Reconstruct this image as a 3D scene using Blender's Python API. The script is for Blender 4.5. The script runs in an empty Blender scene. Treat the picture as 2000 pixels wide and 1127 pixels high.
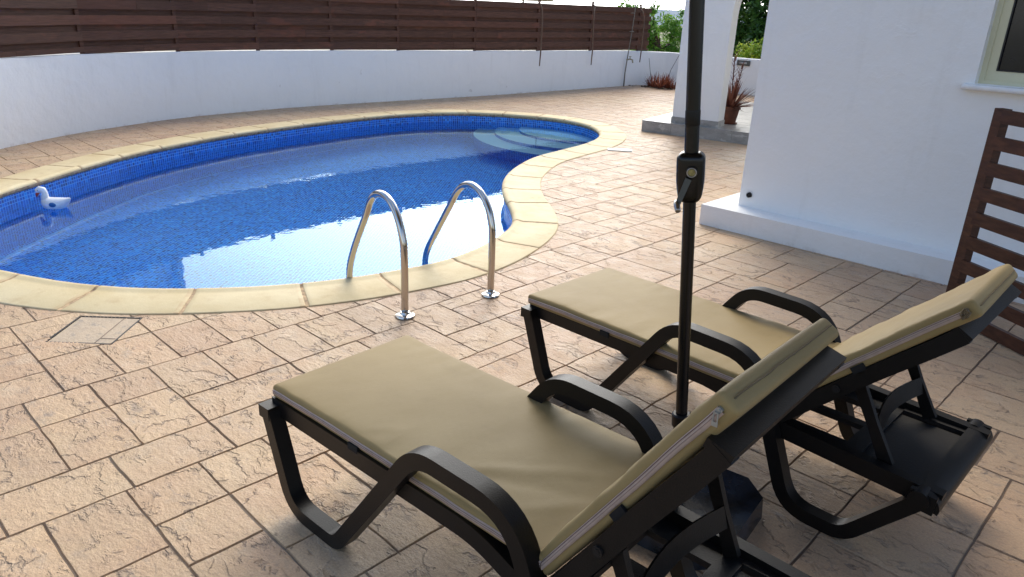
import bpy, bmesh, math, random
from mathutils import Vector, Matrix, noise
from mathutils.geometry import tessellate_polygon

random.seed(7)
SC = bpy.context.scene
COL = SC.collection
R_ = math.radians

# ------------------------------------------------------------------ camera
cam = bpy.data.cameras.new('camera')
cam.lens = 1444 / 2000 * 36; cam.sensor_width = 36; cam.clip_start = .05; cam.clip_end = 20000
camo = bpy.data.objects.new('camera', cam); COL.objects.link(camo)
RR = ((.70947598, .2783661, -.64742269), (.7036765, -.22961736, .67239516), (.03851253, -.93262435, -.35878768))
camo.matrix_world = Matrix([[RR[i][0], -RR[i][1], -RR[i][2], (0, 0, 1.65)[i]] for i in range(3)] + [[0, 0, 0, 1]])
SC.camera = camo

# ------------------------------------------------------------------ world: hazy bright cloud over a blue sky
SUN_AZ, SUN_EL = 128, 54
sdir = Vector((math.cos(R_(SUN_AZ)) * math.cos(R_(SUN_EL)), math.sin(R_(SUN_AZ)) * math.cos(R_(SUN_EL)), math.sin(R_(SUN_EL))))
w = bpy.data.worlds.new('World'); SC.world = w; w.use_nodes = True
nt = w.node_tree; nt.nodes.clear()
def N(nt, typ, ins=None, **kw):
    n = nt.nodes.new(typ)
    for k, v in kw.items(): setattr(n, k, v)
    for k, v in (ins or {}).items():
        if isinstance(v, bpy.types.NodeSocket): nt.links.new(v, n.inputs[k])
        else: n.inputs[k].default_value = v
    return n
def MATH(nt, op, a, b=0., clamp=False):
    n = N(nt, 'ShaderNodeMath', {0: a, 1: b}, operation=op); n.use_clamp = clamp
    return n.outputs[0]
def MIXC(nt, f, a, b, mode='MIX'):
    n = nt.nodes.new('ShaderNodeMix'); n.data_type = 'RGBA'; n.blend_type = mode
    for i, v in ((0, f), (6, a), (7, b)):
        if isinstance(v, bpy.types.NodeSocket): nt.links.new(v, n.inputs[i])
        else: n.inputs[i].default_value = v if i == 0 else (tuple(v) + (1,) if len(v) == 3 else v)
    return n.outputs[2]
def RAMP(nt, f, stops, interp='LINEAR'):
    n = nt.nodes.new('ShaderNodeValToRGB'); n.color_ramp.interpolation = interp
    el = n.color_ramp.elements
    while len(el) < len(stops): el.new(.5)
    for e, (p, c) in zip(el, stops):
        e.position = p; e.color = (c, c, c, 1) if not hasattr(c, '__len__') else tuple(c) + (1,)
    nt.links.new(f, n.inputs[0]); return n.outputs[0]
def MR(nt, v, a, b, c=0., d=1.):
    return N(nt, 'ShaderNodeMapRange', {0: v, 1: a, 2: b, 3: c, 4: d}).outputs[0]
sky = N(nt, 'ShaderNodeTexSky', sky_type='NISHITA', sun_disc=False, sun_elevation=R_(SUN_EL), sun_rotation=R_(90 - SUN_AZ), ozone_density=3.2, dust_density=.3)
tc = N(nt, 'ShaderNodeTexCoord').outputs['Generated']
sep = N(nt, 'ShaderNodeSeparateXYZ', {0: tc})
zz = MATH(nt, 'ADD', MATH(nt, 'MAXIMUM', sep.outputs[2], 0.), .18)
cx = N(nt, 'ShaderNodeCombineXYZ', {0: MATH(nt, 'DIVIDE', sep.outputs[0], zz), 1: MATH(nt, 'DIVIDE', sep.outputs[1], zz)})
cn = N(nt, 'ShaderNodeTexNoise', {'Vector': cx.outputs[0], 'Scale': .8, 'Detail': 7., 'Roughness': .58}).outputs[0]
glow = MATH(nt, 'MAXIMUM', N(nt, 'ShaderNodeVectorMath', {0: tc, 1: (math.cos(R_(SUN_AZ)) * .94, math.sin(R_(SUN_AZ)) * .94, .34)}, operation='DOT_PRODUCT').outputs['Value'], 0.)
low = MR(nt, sep.outputs[2], .5, .05, 0., .16)      # more cloud towards the horizon
cmask = RAMP(nt, MATH(nt, 'ADD', MATH(nt, 'ADD', cn, low), MATH(nt, 'MULTIPLY', MATH(nt, 'POWER', glow, 4.), .34)), [(.54, 0.), (.70, 1.)])
cbri = MATH(nt, 'ADD', MATH(nt, 'MULTIPLY', MATH(nt, 'POWER', glow, 7.), 4.6), .55)
ccol = N(nt, 'ShaderNodeVectorMath', {0: (1., .985, .96), 'Scale': cbri}, operation='SCALE').outputs[0]
skyb = N(nt, 'ShaderNodeVectorMath', {0: sky.outputs[0], 'Scale': .15}, operation='SCALE').outputs[0]
bg = N(nt, 'ShaderNodeBackground', {0: MIXC(nt, cmask, skyb, ccol), 1: 1.0})
wo = N(nt, 'ShaderNodeOutputWorld', {0: bg.outputs[0]})

sun = bpy.data.lights.new('sun', 'SUN'); sun.energy = 1.15; sun.angle = R_(26); sun.color = (1, .86, .64)
suno = bpy.data.objects.new('sun', sun); COL.objects.link(suno)
suno.rotation_euler = sdir.to_track_quat('Z', 'Y').to_euler()

SC.view_settings.view_transform = 'Standard'; SC.view_settings.look = 'None'
SC.view_settings.exposure = 0.76; SC.view_settings.gamma = 1
SC.render.engine = 'CYCLES'
cy = SC.cycles
cy.use_denoising = True; cy.max_bounces = 10; cy.diffuse_bounces = 4; cy.glossy_bounces = 5; cy.transmission_bounces = 8
cy.sample_clamp_indirect = 6; cy.caustics_refractive = True; cy.caustics_reflective = False; cy.blur_glossy = .5

# ------------------------------------------------------------------ materials
def mat(name):
    m = bpy.data.materials.new(name); m.use_nodes = True
    t = m.node_tree; t.nodes.clear()
    o = N(t, 'ShaderNodeOutputMaterial'); b = N(t, 'ShaderNodeBsdfPrincipled')
    t.links.new(b.outputs[0], o.inputs[0]); return m, t, b
def lk(t, a, b): t.links.new(a, b)
def pos(t): return N(t, 'ShaderNodeNewGeometry').outputs['Position']
def objc(t): return N(t, 'ShaderNodeTexCoord').outputs['Object']
def nz(t, v, s, d=4., r=.55, out=0): return N(t, 'ShaderNodeTexNoise', {'Vector': v, 'Scale': s, 'Detail': d, 'Roughness': r}).outputs[out]
def vscale(t, v, s): return N(t, 'ShaderNodeVectorMath', {0: v, 1: s}, operation='MULTIPLY').outputs[0]
def bump(t, b, h, st=.3, dist=.01, prev=None):
    n = N(t, 'ShaderNodeBump', {'Height': h, 'Strength': st, 'Distance': dist})
    if prev: lk(t, prev, n.inputs['Normal'])
    if b: lk(t, n.outputs[0], b.inputs['Normal'])
    return n.outputs[0]
M = {}
def simple(name, c, rough=.5, metal=0., var=.08, vs=6., bs=0., bsc=80., spec=.5, coat=0.):
    m, t, b = mat(name)
    p = objc(t); f = nz(t, p, vs)
    c2 = tuple(x * (1 - var * 2) for x in c); c1 = tuple(min(1, x * (1 + var)) for x in c)
    lk(t, MIXC(t, RAMP(t, f, [(.3, 0.), (.7, 1.)]), c2, c1), b.inputs['Base Color'])
    b.inputs['Roughness'].default_value = rough; b.inputs['Metallic'].default_value = metal
    b.inputs['Specular IOR Level'].default_value = spec; b.inputs['Coat Weight'].default_value = coat
    if bs: bump(t, b, nz(t, p, bsc), bs, .003)
    M[name] = m; return m, t, b

# stamped concrete
def stamped():
    m, t, b = mat('stamped_concrete'); p = pos(t)
    tone = N(t, 'ShaderNodeAttribute', attribute_name='tone').outputs['Color']
    ts = N(t, 'ShaderNodeSeparateColor', {0: tone})
    off = N(t, 'ShaderNodeVectorMath', {0: p, 1: N(t, 'ShaderNodeVectorMath', {0: tone, 'Scale': 9.}, operation='SCALE').outputs[0]}, operation='ADD').outputs[0]
    big = nz(t, p, .42, 3., .6)
    c = MIXC(t, RAMP(t, big, [(.36, 0.), (.64, 1.)]), (.50, .315, .185), (.60, .43, .245))
    # pinker towards the pool's near left, sandier in the middle of the deck (the colour hardener itself)
    patch = nz(t, off, 2.3, 4., .6)
    c = MIXC(t, RAMP(t, patch, [(.40, .0), (.66, .6)]), c, (.53, .295, .165))
    gre = nz(t, off, 5.5, 5., .65)
    c = MIXC(t, RAMP(t, gre, [(.60, 0.), (.72, .55)]), c, (.29, .26, .21))
    c = MIXC(t, MR(t, ts.outputs[0], 0., 1., 0., .34), c, (.36, .235, .15))
    c = MIXC(t, MR(t, ts.outputs[1], 0., 1., 0., .34), c, (.66, .49, .30))
    # slate relief : terraces of flaked stone
    wv = N(t, 'ShaderNodeVectorMath', {0: off, 1: N(t, 'ShaderNodeVectorMath', {0: N(t, 'ShaderNodeTexNoise', {'Vector': off, 'Scale': 5., 'Detail': 3.}).outputs[1], 'Scale': .16}, operation='SCALE').outputs[0]}, operation='ADD').outputs[0]
    h1 = nz(t, vscale(t, wv, (.7, 1.3, 1)), 3.6, 6., .60)
    k = 6.5
    hs = MATH(t, 'MULTIPLY', h1, k); fr = MATH(t, 'FRACT', hs)
    terr = MATH(t, 'DIVIDE', MATH(t, 'ADD', MATH(t, 'FLOOR', hs), MATH(t, 'POWER', fr, 9.)), k)
    edge = RAMP(t, fr, [(.0, .0), (.80, .0), (.93, 1.), (.99, .2), (1., 0.)])
    gate = RAMP(t, nz(t, off, 6.4, 5., .65), [(.46, 0.), (.60, 1.)])
    crk = MATH(t, 'MULTIPLY', edge, gate)
    c = MIXC(t, MATH(t, 'MULTIPLY', crk, .80), c, (.16, .115, .085))
    # blue-grey release powder left in hollows, water stains, worn pale patches
    pw = MATH(t, 'MULTIPLY', RAMP(t, nz(t, vscale(t, off, (.6, 1.2, 1.)), 11., 8., .72), [(.56, 0.), (.66, .7)]), RAMP(t, nz(t, p, 1.1, 3.), [(.42, .25), (.6, 1.)]))
    c = MIXC(t, pw, c, (.215, .185, .16))
    c = MIXC(t, RAMP(t, nz(t, p, .75, 5., .62), [(.54, 0.), (.68, .35)]), c, (.34, .235, .165))
    c = MIXC(t, RAMP(t, nz(t, off, 3.0, 6., .7), [(.58, 0.), (.70, .45)]), c, (.66, .52, .36))
    pit = nz(t, off, 46., 3., .6)
    c = MIXC(t, RAMP(t, pit, [(.29, .55), (.38, 0.)]), c, (.22, .15, .11))
    fine = nz(t, p, 130., 4., .7)
    c = MIXC(t, MR(t, fine, .35, .7, 0., .5), c, (.22, .155, .11))
    lk(t, c, b.inputs['Base Color'])
    rr = MR(t, nz(t, off, 9., 3.), .3, .7, .40, .62); lk(t, rr, b.inputs['Roughness'])
    b.inputs['Specular IOR Level'].default_value = .45
    n1 = bump(t, None, terr, .95, .045)
    n2 = bump(t, None, nz(t, vscale(t, off, (.7, 1.2, 1.)), 30., 6., .68), 1., .009, n1)
    n3 = bump(t, b, crk, -.6, .004, n2)
    M['stamped'] = m
stamped()
m, t, b = mat('deck_joint'); p = pos(t)
c = MIXC(t, RAMP(t, nz(t, p, 1.6, 3.), [(.45, 0.), (.6, 1.)]), (.11, .072, .048), (.215, .175, .135))
lk(t, c, b.inputs['Base Color']); b.inputs['Roughness'].default_value = .8; bump(t, b, nz(t, p, 90.), .6, .004); M['joint'] = m

m, t, b = mat('hatch_stone'); p = pos(t)
c = MIXC(t, RAMP(t, nz(t, p, 7., 7., .7), [(.38, 0.), (.62, 1.)]), (.40, .31, .215), (.49, .37, .245))
c = MIXC(t, RAMP(t, nz(t, p, 14., 7., .7), [(.54, 0.), (.64, .7)]), c, (.20, .185, .16))
lk(t, c, b.inputs['Base Color']); b.inputs['Roughness'].default_value = .55; bump(t, b, nz(t, p, 16., 7., .7), .7, .012); M['hatch_stone'] = m
# pool mosaic
m, t, b = mat('mosaic'); uv = N(t, 'ShaderNodeUVMap').outputs[0]
q = N(t, 'ShaderNodeVectorMath', {0: uv, 'Scale': 1 / .031}, operation='SCALE').outputs[0]
fl = N(t, 'ShaderNodeVectorMath', {0: q}, operation='FLOOR').outputs[0]
frv = N(t, 'ShaderNodeVectorMath', {0: q}, operation='FRACTION').outputs[0]
fs = N(t, 'ShaderNodeSeparateXYZ', {0: frv})
ex = MATH(t, 'ABSOLUTE', MATH(t, 'SUBTRACT', fs.outputs[0], .5)); ey = MATH(t, 'ABSOLUTE', MATH(t, 'SUBTRACT', fs.outputs[1], .5))
gm = RAMP(t, MATH(t, 'MAXIMUM', ex, ey), [(.392, 0.), (.405, 1.)])
wn = N(t, 'ShaderNodeTexWhiteNoise', {0: fl}).outputs[0]
tc_ = RAMP(t, wn, [(0, (.001, .035, .27)), (.14, (.001, .075, .46)), (.42, (.001, .135, .66)), (.80, (.002, .19, .76)), (.95, (.02, .29, .84))], 'CONSTANT')
lk(t, MIXC(t, gm, tc_, (.14, .42, .88)), b.inputs['Base Color'])
lk(t, MR(t, gm, 0., 1., .25, .6), b.inputs['Roughness']); bump(t, b, gm, -.4, .002); M['mosaic'] = m

# water
m, t, b = mat('pool_water'); t.nodes.remove(b)
g = N(t, 'ShaderNodeBsdfGlass', {'Color': (.74, .95, 1., 1), 'Roughness': 0., 'IOR': 1.333})
p = pos(t)
wn = nz(t, vscale(t, p, (1, 1, 0)), 5.5, 2., .45)
wn2 = nz(t, vscale(t, p, (1, 1, 0)), 22., 1.5, .4)
bn = bump(t, None, wn, .04, .02); bn = bump(t, None, wn2, .03, .005, bn); lk(t, bn, g.inputs['Normal'])
lk(t, g.outputs[0], t.nodes['Material Output'].inputs[0]); M['water'] = m

def stucco(name, c, dirt=.12):
    m, t, b = mat(name); p = pos(t)
    cc = MIXC(t, MR(t, nz(t, p, 1.2, 5., .6), .35, .75, 0., dirt), c, tuple(x * .75 for x in c))
    drip = nz(t, vscale(t, p, (5, 5, .6)), 1.4, 5., .65)
    cc = MIXC(t, RAMP(t, drip, [(.56, 0.), (.78, dirt * 1.4)]), cc, (c[0] * .62, c[1] * .60, c[2] * .55))
    zz_ = N(t, 'ShaderNodeSeparateXYZ', {0: p}).outputs[2]
    spl = MATH(t, 'MULTIPLY', MR(t, zz_, .0, .035, 1., 0.), RAMP(t, nz(t, p, 9., 5., .7), [(.50, 0.), (.66, .5)]))
    cc = MIXC(t, spl, cc, (.42, .33, .25))
    spots = RAMP(t, nz(t, p, 3.1, 2., .9), [(.735, 0.), (.75, .5)])
    cc = MIXC(t, spots, cc, (c[0] * .7, c[1] * .68, c[2] * .64))
    lk(t, cc, b.inputs['Base Color']); b.inputs['Roughness'].default_value = .85; b.inputs['Specular IOR Level'].default_value = .25
    n = bump(t, None, nz(t, p, 7., 4.), .6, .02); n = bump(t, None, RAMP(t, nz(t, vscale(t, p, (1, 1, 1.6)), 2.6, 5., .75), [(.60, 0.), (.70, 1.)]), .35, .004, n); bump(t, b, nz(t, p, 160., 3.), .3, .0025, n)
    M[name] = m
stucco('white_stucco', (.84, .84, .82)); stucco('painted_plinth', (.84, .84, .82), .2); stucco('neighbour_render', (.72, .71, .68))

def wood(name, c1, c2, red=(.16, .045, .025), rough=.6, amt=.25, axis=(1., 1., 16.), patchy=True):
    m, t, b = mat(name); p = objc(t)
    tone = N(t, 'ShaderNodeAttribute', attribute_name='tone').outputs['Color']
    ts = N(t, 'ShaderNodeSeparateColor', {0: tone})
    off = N(t, 'ShaderNodeVectorMath', {0: p, 1: N(t, 'ShaderNodeVectorMath', {0: tone, 'Scale': 13.}, operation='SCALE').outputs[0]}, operation='ADD').outputs[0]
    gr = nz(t, vscale(t, off, axis), 5., 5., .65)
    c = MIXC(t, RAMP(t, gr, [(.32, 0.), (.68, 1.)]), c1, c2)
    if patchy:
        pt = nz(t, vscale(t, off, (1.6, 1.6, 3.)), 1.5, 3.)
        c = MIXC(t, RAMP(t, pt, [(.60, 0.), (.70, amt)]), c, red)
        c = MIXC(t, MR(t, ts.outputs[0], 0., 1., 0., .38), c, tuple(x * .6 for x in c1))
        c = MIXC(t, MR(t, ts.outputs[1], .8, 1., 0., .3), c, red)
    lk(t, c, b.inputs['Base Color']); b.inputs['Roughness'].default_value = rough
    b.inputs['Specular IOR Level'].default_value = .3
    bump(t, b, gr, .5, .004); M[name] = m
wood('fence_wood', (.066, .029, .019), (.150, .070, .045), (.25, .085, .05), amt=.5)
wood('panel_wood', (.040, .015, .009), (.105, .042, .022), (.15, .05, .025), .45, .2, (2., 2., 9.))
wood('cane', (.12, .075, .05), (.20, .13, .09), patchy=False)

simple('black_plastic', (.0052, .0044, .0042), .40, var=.25, vs=9., bs=.22, bsc=260., spec=.30)
simple('dark_deck_plastic', (.010, .009, .009), .5, var=.15, vs=5., bs=.3, bsc=200., spec=.35)
simple('black_metal', (.004, .0042, .005), .27, var=.1, spec=.4)
simple('crank_metal', (.42, .42, .43), .28, 1., .1, 20.)
simple('brass_disc', (.34, .33, .16), .3, .8, .3, 60.)
simple('glossy_slab', (.018, .024, .035), .18, var=.5, vs=8., bs=.15, bsc=30.)
simple('tan_zip', (.46, .35, .29), .7, var=.06, vs=40., bs=.3, bsc=300.)
simple('seam_thread', (.13, .095, .045), .8); simple('zip_line', (.13, .08, .07), .6)
simple('knot_cloth', (.17, .125, .07), .85); simple('zinc', (.40, .43, .42), .42, .7, .1, 40.)
simple('black_strap', (.006, .006, .006), .9)
simple('marble_sill', (.78, .78, .77), .2, var=.05, vs=9.)
simple('window_frame_paint', (.62, .60, .42), .35, var=.03)
simple('dark_glass', (.012, .012, .016), .12, var=.2)
simple('rubber_gasket', (.02, .02, .02), .6)
simple('terracotta', (.11, .035, .018), .75, var=.2, vs=14., bs=.3, bsc=60.)
simple('lamp_body', (.07, .08, .08), .45); simple('lamp_glass', (.35, .37, .36), .25)
simple('pipe_grey', (.20, .18, .15), .6, var=.2, vs=30.); simple('tap_brass', (.34, .30, .20), .35, .7)
simple('white_cover', (.74, .72, .66), .5, var=.08, vs=12., bs=.2)
simple('duck_white', (.82, .84, .86), .32, var=.06, vs=14.); simple('duck_blue', (.03, .16, .42), .35); simple('duck_beak', (.55, .07, .04), .4); simple('duck_dark', (.02, .02, .02), .4)
simple('canvas', (.50, .44, .30), .85, var=.06, vs=3.); simple('parasol_cloth', (.34, .28, .17), .9, var=.06, vs=3.)
simple('soil', (.12, .09, .06), .95, var=.3, vs=30., bs=.6, bsc=60.)
simple('dark_hole', (.01, .01, .01), .9)
simple('bark', (.10, .07, .05), .9, var=.3, vs=20., bs=.6, bsc=40.)
simple('roof_tile', (.30, .12, .07), .8, var=.2)

# stainless steel
m, t, b = mat('stainless'); b.inputs['Base Color'].default_value = (.55, .53, .50, 1); b.inputs['Metallic'].default_value = 1
lk(t, MR(t, nz(t, objc(t), 14., 4.), .3, .7, .06, .17), b.inputs['Roughness']); M['stainless'] = m

# sandy coping stone
m, t, b = mat('coping_stone'); p = pos(t)
c = MIXC(t, RAMP(t, nz(t, p, 2.2, 5., .6), [(.35, 0.), (.65, 1.)]), (.60, .475, .25), (.70, .59, .355))
c = MIXC(t, RAMP(t, nz(t, p, 6., 6., .7), [(.55, 0.), (.75, .45)]), c, (.40, .25, .11))
c = MIXC(t, MR(t, nz(t, p, 120., 3.), .35, .65, 0., .16), c, (.36, .27, .15))
rst = N(t, 'ShaderNodeAttribute', attribute_name='tone').outputs['Color']
rs = N(t, 'ShaderNodeSeparateColor', {0: rst})
c = MIXC(t, MATH(t, 'MULTIPLY', rs.outputs[0], RAMP(t, nz(t, p, 13., 4., .65), [(.38, .1), (.6, .85)])), c, (.47, .29, .15))
lk(t, c, b.inputs['Base Color']); b.inputs['Roughness'].default_value = .62; b.inputs['Specular IOR Level'].default_value = .4
n = bump(t, None, nz(t, p, 24., 4.), .25, .006); bump(t, b, nz(t, p, 190., 2.), .35, .0015, n); M['coping'] = m
simple('coping_mortar', (.50, .35, .20), .85, var=.3, vs=25., bs=.5, bsc=70.)
m, t, b = mat('step_stone'); p = pos(t); lk(t, MIXC(t, nz(t, p, 4., 4.), (.62, .80, .94), (.70, .86, .97)), b.inputs['Base Color']); b.inputs['Roughness'].default_value = .5; M['step'] = m

# grey porch tile
m, t, b = mat('porch_tile'); p = pos(t)
a = nz(t, vscale(t, p, (1.2, 2.6, 3.)), 3., 6., .7)
c = MIXC(t, RAMP(t, a, [(.3, 0.), (.7, 1.)]), (.20, .20, .19), (.36, .35, .33))
c = MIXC(t, RAMP(t, nz(t, vscale(t, p, (2, 5, 5)), 2.2, 7., .75), [(.55, 0.), (.62, .5), (.7, 0.)]), c, (.62, .60, .57))
lk(t, c, b.inputs['Base Color']); b.inputs['Roughness'].default_value = .32; M['porch'] = m
simple('tile_joint', (.22, .21, .20), .9)

# cushion fabric
m, t, b = mat('cushion_fabric'); p = objc(t)
c = MIXC(t, RAMP(t, nz(t, p, 1.7, 4.), [(.35, 0.), (.7, 1.)]), (.262, .188, .075), (.31, .23, .10))
c = MIXC(t, MR(t, nz(t, p, 18., 5., .7), .5, .8, 0., .16), c, (.15, .105, .05))
lk(t, c, b.inputs['Base Color']); b.inputs['Roughness'].default_value = .6; b.inputs['Specular IOR Level'].default_value = .25
b.inputs['Sheen Weight'].default_value = .05
n = bump(t, None, nz(t, vscale(t, p, (1, .45, 1)), 13., 4., .55), .35, .006); bump(t, b, nz(t, p, 420., 2.), .25, .0008, n); M['fabric'] = m

def leafmat(name, c1, c2, c3):
    m, t, b = mat(name)
    tone = N(t, 'ShaderNodeAttribute', attribute_name='tone').outputs['Color']
    ts = N(t, 'ShaderNodeSeparateColor', {0: tone})
    lk(t, RAMP(t, ts.outputs[0], [(0, c1), (.55, c2), (1, c3)]), b.inputs['Base Color'])
    b.inputs['Roughness'].default_value = .5
    tr = N(t, 'ShaderNodeBsdfTranslucent'); lk(t, RAMP(t, ts.outputs[0], [(0, c2), (1, c3)]), tr.inputs[0])
    mx = N(t, 'ShaderNodeMixShader', {0: .35}); lk(t, b.outputs[0], mx.inputs[1]); lk(t, tr.outputs[0], mx.inputs[2])
    lk(t, mx.outputs[0], t.nodes['Material Output'].inputs[0]); M[name] = m
leafmat('leaf_bright', (.05, .14, .025), (.13, .32, .04), (.30, .52, .07))
leafmat('leaf_dark', (.018, .055, .014), (.06, .15, .03), (.14, .27, .05))
leafmat('leaf_yellow', (.08, .20, .02), (.24, .40, .04), (.6, .62, .08))
leafmat('leaf_red', (.10, .028, .018), (.22, .065, .035), (.36, .13, .07))
leafmat('leaf_wine', (.045, .015, .012), (.11, .035, .025), (.20, .08, .05))

m, t, b = mat('terrain'); p = pos(t)
c = MIXC(t, RAMP(t, nz(t, p, .02, 6., .6), [(.4, 0.), (.62, 1.)]), (.10, .12, .05), (.26, .22, .13))
c = MIXC(t, RAMP(t, nz(t, p, .5, 5., .6), [(.4, 0.), (.6, .5)]), c, (.15, .12, .08))
lk(t, c, b.inputs['Base Color']); b.inputs['Roughness'].default_value = .95; M['terrain'] = m
m, t, b = mat('hazed_hillside'); p = pos(t)
c = MIXC(t, RAMP(t, nz(t, p, .004, 8., .65), [(.42, 0.), (.6, 1.)]), (.10, .16, .24), (.20, .25, .31))  # distance haze painted into the hill colour as blue-grey
lk(t, c, b.inputs['Base Color']); b.inputs['Roughness'].default_value = 1.; M['hazed_hillside'] = m

# ------------------------------------------------------------------ helpers
def link(name, me, m=None, parent=None, smooth=False):
    o = bpy.data.objects.new(name, me); COL.objects.link(o)
    if m is not None:
        for x in (m if isinstance(m, (list, tuple)) else [m]): me.materials.append(M[x])
    if parent: o.parent = parent
    if smooth: me.polygons.foreach_set('use_smooth', [True] * len(me.polygons))
    return o
def fin(name, bm, m, parent=None, smooth=False, bevel=0., seg=2):
    if bevel:
        es = [e for e in bm.edges if len(e.link_faces) == 2 and e.calc_face_angle(0) > .5]
        bmesh.ops.bevel(bm, geom=es, offset=bevel, segments=seg, affect='EDGES', profile=.5, clamp_overlap=True)
    bmesh.ops.recalc_face_normals(bm, faces=bm.faces[:]) if smooth != 'keep' else None
    me = bpy.data.meshes.new(name); bm.to_mesh(me); bm.free()
    o = link(name, me, m, parent, bool(smooth))
    if bevel or smooth == 'auto': 
        me.polygons.foreach_set('use_smooth', [True] * len(me.polygons))
        try: me.set_sharp_from_angle(angle=R_(38))
        except Exception: pass
    return o
def empty(name, loc, rz=0):
    o = bpy.data.objects.new(name, None); COL.objects.link(o); o.location = loc; o.rotation_euler = (0, 0, rz); o.empty_display_size = .1
    return o
def tag(o, label, cat, group=None):
    o['label'] = label; o['category'] = cat
    if group: o['group'] = group
    return o
def struct(o, kind='structure'): o['kind'] = kind; return o
def box(bm, c, s, rot=None, mi=0):
    """box centred c with size s"""
    vs = []
    for dx in (-.5, .5):
        for dy in (-.5, .5):
            for dz in (-.5, .5):
                v = Vector((dx * s[0], dy * s[1], dz * s[2]))
                if rot: v = rot @ v
                vs.append(bm.verts.new(v + Vector(c)))
    for f in ((0, 1, 3, 2), (4, 6, 7, 5), (0, 4, 5, 1), (2, 3, 7, 6), (0, 2, 6, 4), (1, 5, 7, 3)):
        bm.faces.new([vs[i] for i in f]).material_index = mi
    return vs
def box2(bm, a, b_, mi=0): return box(bm, [(a[i] + b_[i]) / 2 for i in range(3)], [abs(b_[i] - a[i]) for i in range(3)], mi=mi)
def tube(bm, pts, rad, n=16, caps=True, mi=0):
    pts = [Vector(p) for p in pts]; rad = rad if hasattr(rad, '__len__') else [rad] * len(pts)
    rings = []; up = None
    for i, p in enumerate(pts):
        d = (pts[min(i + 1, len(pts) - 1)] - pts[max(i - 1, 0)]).normalized()
        if up is None: up = Vector((0, 0, 1)) if abs(d.z) < .9 else Vector((1, 0, 0))
        s = d.cross(up).normalized(); up = s.cross(d).normalized()
        rings.append([bm.verts.new(p + (s * math.cos(2 * math.pi * k / n) + up * math.sin(2 * math.pi * k / n)) * rad[i]) for k in range(n)])
    for a, b_ in zip(rings, rings[1:]):
        for k in range(n): f = bm.faces.new((a[k], a[(k + 1) % n], b_[(k + 1) % n], b_[k])); f.material_index = mi; f.smooth = True
    if caps: bm.faces.new(rings[0][::-1]).material_index = mi; bm.faces.new(rings[-1]).material_index = mi
    return rings
def lathe(bm, prof, n=32, c=(0, 0, 0), mi=0):
    rings = [[bm.verts.new((c[0] + r * math.cos(2 * math.pi * k / n), c[1] + r * math.sin(2 * math.pi * k / n), c[2] + z)) for k in range(n)] for r, z in prof]
    for a, b_ in zip(rings, rings[1:]):
        for k in range(n): bm.faces.new((a[k], a[(k + 1) % n], b_[(k + 1) % n], b_[k])).material_index = mi
    if prof[0][0] > 1e-4: bm.faces.new(rings[0][::-1])
    if prof[-1][0] > 1e-4: bm.faces.new(rings[-1])
def round_poly(pts, rads, seg=6):
    """open polyline with rounded corners"""
    out = [Vector(pts[0])]
    for i in range(1, len(pts) - 1):
        p = Vector(pts[i]); a = (Vector(pts[i - 1]) - p); b_ = (Vector(pts[i + 1]) - p)
        r = min(rads[i], a.length * .48, b_.length * .48)
        s = p + a.normalized() * r; e = p + b_.normalized() * r
        for k in range(seg + 1):
            t_ = k / seg; out.append(s * (1 - t_) ** 2 + p * 2 * t_ * (1 - t_) + e * t_ * t_)
    out.append(Vector(pts[-1])); return out
def bar_xz(bm, pts, w_, y0, y1, flange=None):
    """flat bar: ribbon of in-plane width w_ along (x,z) polyline, extruded y0..y1"""
    pts = [Vector(p) for p in pts]; L = []
    for i, p in enumerate(pts):
        a = (p - pts[i - 1]).normalized() if i else None
        c = (pts[i + 1] - p).normalized() if i < len(pts) - 1 else None
        if a is None: a = c
        if c is None: c = a
        n1 = Vector((-a.y, a.x)); n2 = Vector((-c.y, c.x)); n_ = (n1 + n2).normalized(); k = 1 / max(.5, n_.dot(n1))
        ww = w_[i] if hasattr(w_, '__len__') else w_
        L.append((p + n_ * ww / 2 * k, p - n_ * ww / 2 * k))
    V = [[bm.verts.new((q[0].x, y, q[0].y)) for y in (y0, y1)] + [bm.verts.new((q[1].x, y, q[1].y)) for y in (y1, y0)] for q in L]
    for a, c in zip(V, V[1:]):
        for k in range(4): bm.faces.new((a[k], a[(k + 1) % 4], c[(k + 1) % 4], c[k]))
    bm.faces.new(V[0][::-1]); bm.faces.new(V[-1])
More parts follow.
